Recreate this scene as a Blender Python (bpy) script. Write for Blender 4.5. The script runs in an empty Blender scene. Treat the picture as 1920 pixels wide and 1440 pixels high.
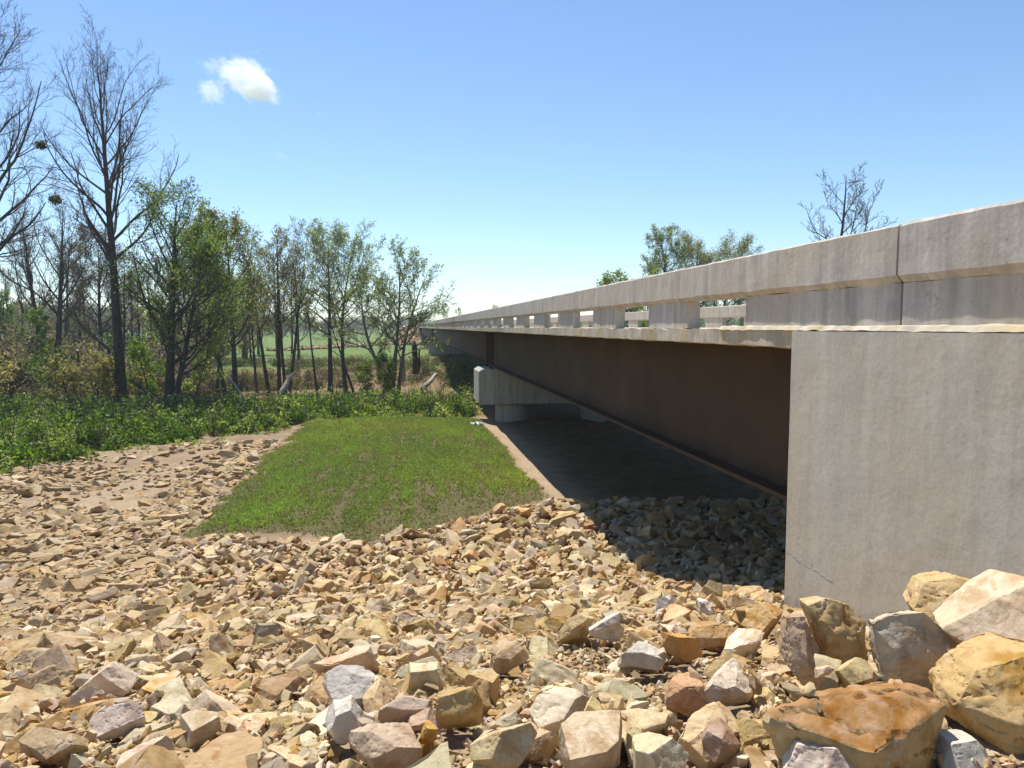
import bpy, bmesh, math
import numpy as np
from mathutils import Vector, Matrix, noise as mnoise

S = bpy.context.scene
COL = S.collection
E = 6.0                       # eye height above the datum (metres); depths D below are measured from the eye
R = math.radians

# ------------------------------------------------------------------ camera, light, exposure
F_PX, CX, CY = 1350.0, 960.0, 720.0
YAW, PITCH = math.atan(203 / F_PX), math.atan(107 / F_PX)
cam_data = bpy.data.cameras.new('camera')
cam_data.sensor_width = 36.0
cam_data.lens = F_PX / 1920 * 36.0
cam_data.clip_start, cam_data.clip_end = 0.05, 6000
cam = bpy.data.objects.new('camera', cam_data)
COL.objects.link(cam)
cam.location = (0, 0, E)
cam.rotation_euler = (math.pi / 2 - PITCH, 0, -YAW)
S.camera = cam

SUN = Vector((-0.135, 0.46, 0.865)).normalized()
w = bpy.data.worlds.new('World'); S.world = w; w.use_nodes = True
nt = w.node_tree
bg = nt.nodes['Background']
sky = nt.nodes.new('ShaderNodeTexSky')
sky.sky_type = 'NISHITA'; sky.sun_disc = False
sky.sun_elevation = math.asin(SUN.z)
sky.sun_rotation = math.atan2(SUN.x, SUN.y)
sky.altitude = 50; sky.air_density = 1.0; sky.dust_density = 0.0; sky.ozone_density = 1.0
tint = nt.nodes.new('ShaderNodeMix'); tint.data_type = 'RGBA'; tint.blend_type = 'MULTIPLY'; tint.inputs[0].default_value = 1.0
tint.inputs[7].default_value = (.84, .95, 1.06, 1)
nt.links.new(sky.outputs[0], tint.inputs[6]); nt.links.new(tint.outputs[2], bg.inputs[0])
bg.inputs[1].default_value = 0.108
sl = bpy.data.lights.new('sun', 'SUN'); sl.energy = 5.0; sl.angle = R(0.53); sl.color = (1.0, 0.955, 0.88)
so = bpy.data.objects.new('sun', sl); COL.objects.link(so)
so.rotation_euler = SUN.to_track_quat('Z', 'Y').to_euler()
so.location = (-20, 40, 60)
S.view_settings.view_transform = 'Standard'; S.view_settings.look = 'None'
S.view_settings.exposure = 0.5; S.view_settings.gamma = 1.0
S.cycles.max_bounces = 12; S.cycles.diffuse_bounces = 4; S.cycles.transmission_bounces = 4
S.cycles.transparent_max_bounces = 12; S.cycles.volume_bounces = 10
S.cycles.caustics_reflective = False; S.cycles.caustics_refractive = False
S.cycles.use_adaptive_sampling = True; S.cycles.adaptive_threshold = 0.01
S.cycles.use_denoising = True

# ------------------------------------------------------------------ small helpers
_cs, _sn = math.cos(YAW), math.sin(YAW)
_cp, _sp = math.cos(PITCH), math.sin(PITCH)
def ray(px, py):
    u, v = (px - CX) / F_PX, (CY - py) / F_PX
    f = _cp + v * _sp                      # forward, level
    z = v * _cp - _sp
    return np.array((u * _cs + f * _sn, f * _cs - u * _sn, z))
def at(px, Z, py=None):                    # ground position of an upright thing seen in column px, Z metres ahead
    X = (px - CX) / F_PX * Z
    return X * _cs + Z * _sn, Z * _cs - X * _sn
def project(p):                            # world point -> photo pixel (used for choosing which rocks are individual)
    x, y, z = p[..., 0], p[..., 1], p[..., 2] - E
    X = x * _cs - y * _sn; Zl = x * _sn + y * _cs
    Zc = Zl * _cp - z * _sp; Y = z * _cp + Zl * _sp
    return CX + F_PX * X / Zc, CY - F_PX * Y / Zc, Zc

def sstep(a, b, x):
    t = np.clip((x - a) / (b - a), 0, 1); return t * t * (3 - 2 * t)

_rng0 = np.random.default_rng(5)
_lat = _rng0.random((64, 64, 64)).astype(np.float32)
def vnoise(p, scale=1.0):                  # smooth value noise in -1..1
    q = np.asarray(p, float) * scale + 1000.0
    i = np.floor(q).astype(int); f = q - i; f = f * f * (3 - 2 * f); i = i & 63; j = (i + 1) & 63
    def g(a, b, c): return _lat[a, b, c]
    x0, y0, z0 = i[..., 0], i[..., 1], i[..., 2]; x1, y1, z1 = j[..., 0], j[..., 1], j[..., 2]
    fx, fy, fz = f[..., 0], f[..., 1], f[..., 2]
    a = g(x0, y0, z0) * (1 - fx) + g(x1, y0, z0) * fx; b = g(x0, y1, z0) * (1 - fx) + g(x1, y1, z0) * fx
    c = g(x0, y0, z1) * (1 - fx) + g(x1, y0, z1) * fx; d = g(x0, y1, z1) * (1 - fx) + g(x1, y1, z1) * fx
    return ((a * (1 - fy) + b * fy) * (1 - fz) + (c * (1 - fy) + d * fy) * fz) * 2 - 1
def fbm(p, scale=1.0, octv=3):
    r, amp, t = 0, 1.0, 0
    for o in range(octv):
        r = r + amp * vnoise(np.asarray(p) + 17.3 * o, scale); t += amp; amp *= .5; scale *= 2.03
    return r / t
def n2(x, y, scale, octv=3):
    return fbm(np.stack([x, y, np.zeros_like(x)], -1), scale, octv)

def new_mesh(name, verts, faces, mats=(), matidx=None, smooth=False, attrs=None):
    """faces: list of int arrays (n,k) of one size each"""
    me = bpy.data.meshes.new(name)
    verts = np.asarray(verts, np.float32)
    me.vertices.add(len(verts)); me.vertices.foreach_set('co', verts.ravel())
    fl = [np.asarray(f, np.int32) for f in faces if len(f)]
    nl = sum(f.size for f in fl); npoly = sum(len(f) for f in fl)
    me.loops.add(nl); me.polygons.add(npoly)
    me.loops.foreach_set('vertex_index', np.concatenate([f.ravel() for f in fl]))
    tot = np.concatenate([np.full(len(f), f.shape[1], np.int32) for f in fl])
    st = np.concatenate([[0], np.cumsum(tot)[:-1]]).astype(np.int32)
    me.polygons.foreach_set('loop_start', st); me.polygons.foreach_set('loop_total', tot)
    for m in mats: me.materials.append(m)
    if matidx is not None: me.polygons.foreach_set('material_index', np.asarray(matidx, np.int32))
    me.polygons.foreach_set('use_smooth', np.full(npoly, smooth, bool))
    me.update(calc_edges=True)
    for k, v in (attrs or {}).items():
        v = np.asarray(v, np.float32)
        if v.ndim == 1:
            a = me.attributes.new(k, 'FLOAT', 'POINT'); a.data.foreach_set('value', v)
        else:
            a = me.attributes.new(k, 'FLOAT_COLOR', 'POINT')
            if v.shape[1] == 3: v = np.concatenate([v, np.ones((len(v), 1), np.float32)], 1)
            a.data.foreach_set('color', v.ravel())
    return me
def link(name, me, parent=None, loc=None):
    o = bpy.data.objects.new(name, me); COL.objects.link(o)
    if parent is not None: o.parent = parent
    if loc is not None: o.location = loc
    return o
def tag(o, label=None, cat=None, group=None, kind=None):
    if label: o['label'] = label
    if cat: o['category'] = cat
    if group: o['group'] = group
    if kind: o['kind'] = kind
    return o
def empty(name, loc=(0, 0, 0)):
    o = bpy.data.objects.new(name, None); COL.objects.link(o); o.location = loc; return o

# ------------------------------------------------------------------ materials
class NB:
    def __init__(s, name):
        s.m = bpy.data.materials.new(name); s.m.use_nodes = True
        s.t = s.m.node_tree; s.b = s.t.nodes['Principled BSDF']; s.out = s.t.nodes['Material Output']
        s.b.inputs['Specular IOR Level'].default_value = 0.25
    def n(s, typ, **kw):
        x = s.t.nodes.new(typ)
        for k, v in kw.items():
            if k.startswith('i_'): x.inputs[k[2:].replace('_', ' ')].default_value = v
            else: setattr(x, k, v)
        return x
    def l(s, a, b): s.t.links.new(a, b)
    def pos(s, scale=(1, 1, 1)):
        g = s.n('ShaderNodeNewGeometry'); m = s.n('ShaderNodeMapping'); m.inputs['Scale'].default_value = scale
        s.l(g.outputs['Position'], m.inputs['Vector']); return m.outputs[0]
    def noise(s, vec, scale, detail=4, rough=.55, dist=0):
        x = s.n('ShaderNodeTexNoise'); x.inputs['Scale'].default_value = scale; x.inputs['Detail'].default_value = detail
        x.inputs['Roughness'].default_value = rough; x.inputs['Distortion'].default_value = dist
        s.l(vec, x.inputs['Vector']); return x.outputs['Fac']
    def ramp(s, fac, a, b, ca=0.0, cb=1.0):
        x = s.n('ShaderNodeMapRange'); x.inputs[1].default_value = a; x.inputs[2].default_value = b
        x.inputs[3].default_value = ca; x.inputs[4].default_value = cb; s.l(fac, x.inputs[0]); return x.outputs[0]
    def mix(s, fac, a, b, mode='MIX'):
        x = s.n('ShaderNodeMix', data_type='RGBA', blend_type=mode)
        for sock, v in ((x.inputs[0], fac), (x.inputs[6], a), (x.inputs[7], b)):
            if isinstance(v, (int, float)): sock.default_value = v
            elif isinstance(v, tuple): sock.default_value = v if len(v) == 4 else v + (1,)
            else: s.l(v, sock)
        return x.outputs[2]
    def math(s, op, a, b=0.0):
        x = s.n('ShaderNodeMath', operation=op)
        for i, v in enumerate((a, b)):
            if isinstance(v, (int, float)): x.inputs[i].default_value = v
            else: s.l(v, x.inputs[i])
        return x.outputs[0]
    def attr(s, name):
        return s.n('ShaderNodeAttribute', attribute_name=name)
    def bump(s, h, strength, dist):
        x = s.n('ShaderNodeBump'); x.inputs['Strength'].default_value = strength; x.inputs['Distance'].default_value = dist
        s.l(h, x.inputs['Height']); s.l(x.outputs[0], s.b.inputs['Normal'])
    def done(s, col, rough=.85):
        if isinstance(col, tuple): s.b.inputs['Base Color'].default_value = col if len(col) == 4 else col + (1,)
        else: s.l(col, s.b.inputs['Base Color'])
        if isinstance(rough, (int, float)): s.b.inputs['Roughness'].default_value = rough
        else: s.l(rough, s.b.inputs['Roughness'])
        return s.m

def hsv(b, col, h=.5, sat=1.0, v=1.0):
    x = b.n('ShaderNodeHueSaturation'); x.inputs['Hue'].default_value = h; x.inputs['Saturation'].default_value = sat
    x.inputs['Value'].default_value = v; b.l(col, x.inputs['Color']); return x.outputs[0]

def rock_material(name, per_object, fixed=None):
    b = NB(name); p = b.pos()
    if per_object:
        oi = b.n('ShaderNodeObjectInfo'); base = oi.outputs['Color']
        off = b.n('ShaderNodeVectorMath', operation='SCALE'); off.inputs[0].default_value = (13.1, 7.7, 19.3)
        b.l(oi.outputs['Random'], off.inputs['Scale'])
        ad = b.n('ShaderNodeVectorMath', operation='ADD'); b.l(p, ad.inputs[0]); b.l(off.outputs[0], ad.inputs[1]); p = ad.outputs[0]
        sc = 1.0
    else:
        base = b.attr('col').outputs['Color']; sc = .75
    if fixed:
        fx = b.n('ShaderNodeRGB'); fx.outputs[0].default_value = fixed + (1,); base = fx.outputs[0]
    base = hsv(b, base, .5, 1.10, 1.08)
    rust = hsv(b, base, .49, 1.25, .74); pale = hsv(b, base, .5, .78, 1.2)
    n1 = b.noise(p, 5.5 * sc, 5, .6, .8); n2_ = b.noise(p, 9 * sc, 5, .6, .35); n3 = b.noise(p, 46 * sc, 5, .65)
    c = b.mix(b.ramp(n1, .50, .64), base, rust)
    c = b.mix(b.ramp(n2_, .55, .66, 0, .75), c, pale)
    # thin iron veins
    v = b.noise(p, 3.2 * sc, 3, .5, 2.2)
    vein = b.ramp(b.math('ABSOLUTE', b.math('SUBTRACT', v, .5)), .0, .012, .28, 0)
    c = b.mix(vein, c, (.23, .10, .035))
    c = b.mix(b.ramp(n3, .2, .8, 0, 1), b.mix(.22, c, (.1, .07, .045)), c)
    h = b.math('ADD', b.math('MULTIPLY', n3, .35), b.math('MULTIPLY', b.noise(p, 15 * sc, 5, .58, .3), 1.0))
    b.bump(h, .6, .014)
    return b.done(c, .9)

def concrete(name, base, warm=0.0, soft=1.0):
    b = NB(name); p = b.pos()
    streak = b.noise(b.pos((5.5, 5.5, .38)), 1.0, 5, .6); big = b.noise(p, .9, 4, .6); fine = b.noise(p, 28, 5, .65); mid = b.noise(p, 5, 4, .6)
    lo = tuple(c * (1 - .30 * soft) for c in base); hi = tuple(min(1, c * (1 + .2 * soft)) for c in base)
    c = b.mix(b.ramp(streak, .36, .64), lo, hi)
    c = b.mix(b.ramp(big, .40, .62, 0, .65), c, (base[0] * 1.02, base[1] * .93, base[2] * .78))
    c = b.mix(b.ramp(mid, .52, .68, 0, .5), c, hi)
    c = b.mix(b.ramp(fine, .30, .62, .28, 0), c, tuple(x * .5 for x in base))
    vo = b.n('ShaderNodeTexVoronoi', feature='F1'); vo.inputs['Scale'].default_value = 5.5; b.l(p, vo.inputs['Vector'])
    c = b.mix(b.ramp(vo.outputs['Distance'], .035, .065, .55, 0), c, tuple(x * .4 for x in base))   # bug holes
    if warm:
        st = b.noise(b.pos((2.2, 2.2, .8)), 1.0, 4, .6)
        c = b.mix(b.ramp(st, .45, .62, 0, warm), c, (.42, .30, .13))
    crack = b.noise(b.pos((.8, .8, .35)), 1.0, 5, .6, .6)
    c = b.mix(b.ramp(b.math('ABSOLUTE', b.math('SUBTRACT', crack, .435)), 0, .0022, .45, 0), c, tuple(x * .35 for x in base))
    h = b.math('ADD', b.math('MULTIPLY', fine, .25), b.math('ADD', b.math('MULTIPLY', mid, .6), b.math('MULTIPLY', b.noise(p, 1.7, 3), 1.5)))
    b.bump(h, .3 + .25 * soft, .018)
    return b.done(c, .88)

def bark(name, a, c2, scale=9):
    b = NB(name); n = b.noise(b.pos((scale, scale, scale * .25)), 1.0, 4, .6)
    c = b.mix(b.ramp(n, .35, .65), a, c2); b.bump(n, .7, .03); return b.done(c, .9)

def leaf_material(name, trans=.45):
    b = NB(name); c = b.attr('col').outputs['Color']
    b.l(c, b.b.inputs['Base Color']); b.b.inputs['Roughness'].default_value = .55
    tr = b.n('ShaderNodeBsdfTranslucent'); tc = hsv(b, c, .485, 1.15, 1.25); b.l(tc, tr.inputs['Color'])
    mx = b.n('ShaderNodeMixShader'); mx.inputs[0].default_value = trans
    b.l(b.b.outputs[0], mx.inputs[1]); b.l(tr.outputs[0], mx.inputs[2]); b.l(mx.outputs[0], b.out.inputs['Surface'])
    return b.m

def simple(name, a, c2, scale, rough=.85, bump=.4, bd=.02):
    b = NB(name); n = b.noise(b.pos(), scale, 5, .6); c = b.mix(b.ramp(n, .35, .65), a, c2)
    if bump: b.bump(n, bump, bd)
    return b.done(c, rough)

def steel_material():
    b = NB('weathering_steel'); p = b.pos()
    n = b.noise(b.pos((1.0, .5, .5)), 1.2, 6, .6); f = b.noise(p, 22, 4, .6)
    c = b.mix(b.ramp(n, .35, .65), (.044, .025, .014), (.076, .044, .025))
    c = b.mix(b.ramp(f, .4, .7, 0, .3), c, (.085, .048, .024)); b.bump(f, .15, .004)
    return b.done(c, .7)

def ground_material():
    b = NB('ground_soil'); p = b.pos()
    g = b.attr('grass').outputs['Fac']; s = b.attr('sand').outputs['Fac']; fld = b.attr('field').outputs['Fac']
    n1 = b.noise(p, 1.6, 6, .65); n2_ = b.noise(p, 13, 5, .65); n3 = b.noise(p, 60, 4, .65); nb = b.noise(p, .07, 4, .6)
    soil = b.mix(b.ramp(n1, .35, .65), (.20, .135, .075), (.33, .235, .135))
    sand = b.mix(b.ramp(n1, .35, .65), (.40, .29, .175), (.50, .38, .245))
    c = b.mix(s, soil, sand)
    c = b.mix(b.ramp(n2_, .35, .7, .4, 0), c, (.13, .085, .045))
    c = b.mix(b.math('MULTIPLY', b.attr('shade_creek_soil').outputs['Fac'], .85), c, b.mix(b.ramp(n1, .35, .65), (.12, .068, .029), (.21, .13, .06)))  # mixes in darker soil: painted shade under the bridge, plus the creek bed
    under = b.mix(b.ramp(n2_, .3, .7), (.085, .085, .022), (.16, .125, .06))
    gm = b.ramp(b.math('ADD', b.math('MULTIPLY', g, .95), b.math('MULTIPLY', b.math('SUBTRACT', n1, .5), .9)), .45, .6)
    c = b.mix(gm, c, under)
    field = b.mix(b.ramp(nb, .35, .65), (.085, .145, .022), (.13, .175, .04))
    c = b.mix(fld, c, field)
    h = b.math('ADD', n2_, b.math('MULTIPLY', n3, .4)); b.bump(h, .9, .05)
    return b.done(c, .95)

M_rock_one = rock_material('sandstone', True)
M_rock_many = rock_material('sandstone_bank', False)
M_rock_rust = rock_material('iron_stained_face', True, (.33, .195, .095))
M_conc = concrete('rail_concrete', (.51, .465, .41), soft=.95)
M_wall = concrete('wall_concrete', (.515, .475, .405), soft=.45)
M_slab = concrete('slab_concrete', (.50, .45, .37), warm=.6)
M_cap = concrete('pier_concrete', (.40, .385, .345))
M_steel = steel_material()
M_ground = ground_material()
M_bark = bark('bark', (.050, .042, .036), (.095, .082, .070))
M_bark_light = bark('pale_bark', (.12, .105, .085), (.22, .20, .17))
M_twig = bark('twig_bark', (.075, .062, .052), (.13, .11, .092))
M_leaf = leaf_material('leaf')
M_grass = leaf_material('grass_blade', .35)
M_wood = simple('dead_wood', (.30, .26, .21), (.46, .42, .36), 8)
M_paper = simple('white_plastic', (.78, .78, .76), (.82, .82, .80), 10, .5, .2)
M_crack = simple('crack_shadow', (.22, .19, .16), (.28, .25, .21), 20)
M_dark = simple('joint_filler', (.03, .022, .018), (.05, .035, .03), 8)
M_road = simple('road_surface', (.22, .21, .20), (.30, .29, .27), 6, .9, .2)

# ------------------------------------------------------------------ the ground
_yk = np.array([-400, -60, -14, -6, 0, 2.6, 7, 10, 13.5, 17, 22, 42, 46, 52, 62, 70, 80, 86, 90, 100, 140, 1500.])
_dk = np.array([4.8, 4.0, 1.0, 1.05, 1.55, 1.78, 3.02, 4.12, 5.12, 5.36, 5.36, 5.42, 5.5, 5.7, 6.3, 6.6, 6.7, 5.2, 4.9, 4.8, 4.8, 4.8])
def height(x, y):
    x = np.asarray(x, float); y = np.asarray(y, float)
    yy = y
    d = np.interp(yy, _yk, _dk)
    # smooth the profile a little
    d = (d + np.interp(yy - .8, _yk, _dk) + np.interp(yy + .8, _yk, _dk)) / 3
    # the graded mound the grass grows on, and the shallow drain beside it
    m = sstep(-6.4, -4.2, x) * sstep(15.5, 21, y) * (1 - sstep(39, 44, y)) * (1 - sstep(3.2, 6.0, x))
    d = d - .42 * m * (1 - .35 * ((x + .8) / 5) ** 2)
    dr = np.exp(-((x + 9.5) / 3.4) ** 2) * sstep(9, 15, y) * (1 - sstep(30, 40, y))
    d = d + .22 * dr
    # ground climbs a little at the foot of the wing wall
    d = d - .36 * np.exp(-((x - 2.9) / 1.1) ** 2 - ((y - 2.7) / 1.2) ** 2)
    # far bank by the end of the bridge
    d = d - 4.4 * sstep(188, 214, y) * np.exp(-(np.maximum(np.abs(x - 8.8) - 6.5, 0) / 5.5) ** 2)
    d = np.maximum(d, .25)
    # low far field undulation and rougher brushy land on the camera side of the creek
    und = n2(x, y, .03, 2)
    d = d - .35 * und * sstep(46, 80, np.abs(y))
    d = d - 1.0 * sstep(-16, -34, x) * sstep(40, 60, y) * (1 - sstep(66, 74, y))
    d = d - n2(x, y, .55, 3) * .10 - .16 * n2(x * .5, y, .9, 3) * sstep(5, 6.5, x) * sstep(18, 22, y) * (1 - sstep(50, 60, y))
    # the creek channel stays low under the bridge
    return E - d

def axis(vals):
    return np.unique(np.concatenate(vals))
gx = axis([np.arange(-24, 15.01, .24), 15 + np.cumsum(.25 * 1.16 ** np.arange(46)), -24 - np.cumsum(.25 * 1.16 ** np.arange(46))])
gy = axis([np.arange(-2, 48, .24), 48 + np.cumsum(.25 * 1.05 ** np.arange(120)), -2 - np.cumsum(.25 * 1.2 ** np.arange(36))])
gx = gx[np.abs(gx) < 1800]; gy = gy[(gy < 1900) & (gy > -400)]
GX, GY = np.meshgrid(gx, gy)
GZ = height(GX, GY)
nyy, nxx = GX.shape
idx = np.arange(nyy * nxx).reshape(nyy, nxx)
quads = np.stack([idx[:-1, :-1], idx[:-1, 1:], idx[1:, 1:], idx[1:, :-1]], -1).reshape(-1, 4)
def near_edge(x): return np.interp(x, [-5.2, -3.4, -.75, 1.5, 4.4], [18.6, 17.7, 17.5, 18.6, 20.6])
def grass_mask(x, y):
    wob = n2(x, y, .35, 3) * .9
    edge_r = 4.35 + 0 * y
    near = near_edge(x)
    m = sstep(-6.0, -5.0, x + wob * .8 + .5 * n2(x, y, 1.7, 2)) * (1 - sstep(edge_r - .5, edge_r + .2, x + wob * .35)) * sstep(near - .3, near + .9, y + wob * .8) * (1 - sstep(40, 42, y))
    return m
flatp = np.stack([GX.ravel(), GY.ravel(), GZ.ravel()], -1)
fx, fy = GX.ravel(), GY.ravel()
gm_ = grass_mask(fx, fy)
fieldm = sstep(84, 92, fy + 3 * n2(fx, fy, .1, 2)) * (1 - .0 * fx)
fieldm = np.maximum(fieldm, sstep(18, 24, fx) * sstep(20, 30, fy))
fieldm = np.maximum(fieldm, sstep(-26, -34, fx)*.6)
sand = np.clip(.45 + .9 * n2(fx, fy, .22, 3), 0, 1)
sand = np.maximum(sand, sstep(3.6, 4.2, fx) * (1 - sstep(9, 12, fx)) * sstep(18, 22, fy) * (1 - sstep(46, 50, fy)))
sand = np.where((fy > 36) & (fx < 3), sand * .3, sand)
sand = np.maximum(sand, sstep(64, 68, fy) * (1 - sstep(78, 81, fy)) * .45)
sand = np.where((fx > 5.2) & (fy > 17) & (fy < 60), sand * (1 - .85 * sstep(5.2, 6.5, fx)), sand)  # pale sand thinned under the bridge, so shade is put into the soil colour
sand = np.where((fy > 81) & (fy < 90), 0, sand)
sand = np.where(gm_ > .2, sand * .35, sand)
shade_creek_soil = np.maximum(sstep(5.0, 6.6, fx) * sstep(14, 20, fy) * (1 - sstep(60, 70, fy)), .85 * sstep(40, 44, fy) * (1 - sstep(90, 97, fy)))  # dark earth painted as shade under the bridge; creek bed and bank darkened too
ground = link('ground', new_mesh('ground', flatp, [quads], [M_ground], smooth=True, attrs={'grass': gm_, 'sand': sand, 'field': fieldm, 'shade_creek_soil': shade_creek_soil}))
tag(ground, kind='structure')

# ------------------------------------------------------------------ the bridge
def prism_y(profile, ys, jitter=0.0, seed=0, caps=True):
    """profile: closed list of (x, z rel. eye), swept along the given y stations"""
    rng = np.random.default_rng(seed); P = np.array(profile, float); k = len(P); n = len(ys)
    v = np.zeros((n, k, 3)); v[:, :, 0] = P[None, :, 0]; v[:, :, 1] = np.asarray(ys)[:, None]; v[:, :, 2] = P[None, :, 1] + E
    if jitter:
        j = rng.normal(0, jitter, (n, k, 2)); j[1:-1] = (j[:-2] + j[1:-1] * 2 + j[2:]) / 2.5
        v[:, :, 0] += j[:, :, 0]; v[:, :, 2] += j[:, :, 1]
    a = np.arange(n - 1)[:, None] * k + np.arange(k)[None]; b2 = np.arange(n - 1)[:, None] * k + (np.arange(k)[None] + 1) % k
    q = np.stack([a, b2, b2 + k, a + k], -1).reshape(-1, 4)
    f = [q]
    if caps:
        f.append(np.arange(k)[None, ::-1]); f.append((np.arange(k) + (n - 1) * k)[None])
    return v.reshape(-1, 3), f
def fix_normals(me):
    bm = bmesh.new(); bm.from_mesh(me); bmesh.ops.recalc_face_normals(bm, faces=bm.faces); bm.to_mesh(me); bm.free(); return me
def prism_obj(name, profile, ys, mat, parent, jitter=0.0, seed=0):
    v, f = prism_y(profile, ys, jitter, seed); me = fix_normals(new_mesh(name, v, f, [mat])); return link(name, me, parent)
def box_obj(name, x0, x1, y0, y1, z0, z1, mat, parent, bevel=.0):
    bm = bmesh.new(); bmesh.ops.create_cube(bm, size=1)
    for v in bm.verts:
        v.co = Vector(((x0 + x1) / 2 + v.co.x * (x1 - x0), (y0 + y1) / 2 + v.co.y * (y1 - y0), (z0 + z1) / 2 + E + v.co.z * (z1 - z0)))
    if bevel: bmesh.ops.bevel(bm, geom=bm.edges[:], offset=bevel, segments=1, affect='EDGES')
    me = bpy.data.meshes.new(name); bm.to_mesh(me); bm.free(); me.materials.append(mat); return link(name, me, parent)

L0, L1 = 4.10, 13.40          # outer faces of the two railings
YEND = 214.0
bridge = tag(empty('bridge'), 'long concrete and brown steel girder bridge with open post railings crossing the creek', 'bridge')
near_y = np.concatenate([np.arange(7.08, 30, .12), np.arange(30, YEND, 2.0), [YEND]])
slab = prism_obj('deck_slab', [(L0, -.03), (L0, -.215), (L0 + .05, -.232), (L1 - .05, -.232), (L1, -.215), (L1, -.03), (L1 - .35, -.032), (L0 + .35, -.032)], near_y, M_slab, bridge, .004, 1)
box_obj('approach_slab', 4.40, 13.1, -14, 7.06, -.5, -.04, M_road, bridge)

def railing(x_out, side, seed):
    """side=+1: the outer face looks towards -x"""
    r = empty('railing'); r.parent = bridge
    s = side
    prof = [(x_out, .43), (x_out, .838), (x_out + s * .02, .86), (x_out + s * .27, .86), (x_out + s * .29, .838), (x_out + s * .29, .43), (x_out + s * .235, .37), (x_out + s * .058, .37)]
    if side > 0:
        prism_obj('rail_beam', prof, np.concatenate([np.arange(-8, 5.5, .11), [5.535]]), M_conc, r, .0035, seed)
        prism_obj('rail_beam', prof, np.concatenate([np.arange(5.562, 44.7, .12)]), M_conc, r, .0035, seed + 1)
    else:
        prism_obj('rail_beam', prof, np.arange(-8, 44.8, 1.0), M_conc, r, .003, seed)
    ys = [44.72, 88, 130, 172, YEND]
    for a, b_ in zip(ys[:-1], ys[1:]):
        prism_obj('rail_beam', prof, np.arange(a + .012, b_ - .011, 1.4), M_conc, r, .003, seed + int(a))
    xa, xb = sorted((x_out + s * .06, x_out + s * .25))
    ends = []
    ends.append((-8, 5.535)); ends.append((5.565, 8.36))
    y = 10.20
    while y < YEND - 4:
        big = 1.72
        if abs(y - 43.1) < 1.5: big = 2.4
        ends.append((y, y + big)); y += 3.66
    for i, (a, b_) in enumerate(ends):
        nm = 'parapet' if i < 2 else 'rail_post'
        if i < 14 and side > 0:
            pr = [(xa, -.026), (xa, .3695), (xb, .3695), (xb, -.026)]
            prism_obj(nm, pr, np.linspace(a, b_, max(6, int((b_ - a) / .12))), M_conc, r, .0025, seed + 50 + i)
        else:
            box_obj(nm, xa, xb, a, b_, -.026, .3695, M_conc, r)
    return r
railing(L0, 1, 11); railing(L1, -1, 31)
# mortar squeezed out along the foot of the parapet
mv, mf = prism_y([(4.075, -.034), (4.105, .004), (4.165, .016), (4.165, -.034)], np.arange(4.0, 9.0, .05), .0035, 77)
link('mortar_bead', fix_normals(new_mesh('mortar_bead', mv, mf, [M_slab])), bridge)

def girder(x, y0, y1, seed):
    t, d0, d1, fw, ft = .012, -.235, -2.19, .27, .06
    prof = [(x - t, d0 - ft), (x - fw, d0 - ft), (x - fw, d0), (x + fw, d0), (x + fw, d0 - ft), (x + t, d0 - ft), (x + t, d1 + ft), (x + fw, d1 + ft), (x + fw, d1), (x - fw, d1), (x - fw, d1 + ft), (x - t, d1 + ft)]
    g = prism_obj('girder', prof, np.linspace(y0, y1, max(2, int((y1 - y0) / 3))), M_steel, bridge)
    for yy in (y0 + .4, y1 - .4):
        for sx in (-1, 1):
            xa, xb = sorted((x + sx * .0125, x + sx * .19)); box_obj('stiffener', xa, xb, yy - .012, yy + .012, d1 + ft + .001, d0 - ft - .001, M_steel, g)
    return g
for gi, gxx in enumerate((5.02, 7.48, 9.98, 12.48)):
    girder(gxx, 7.95, 40.75, gi); girder(gxx, 42.0, 122.6, gi); girder(gxx, 123.6, 205, gi)
for yy in (40.3, 42.6, 24, 60, 80, 100, 122, 124):
    for a, b_ in ((5.04, 7.46), (7.50, 9.96), (10.0, 12.46)):
        box_obj('diaphragm', a, b_, yy - .02, yy + .02, -1.9, -.5, M_steel, bridge)

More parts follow.
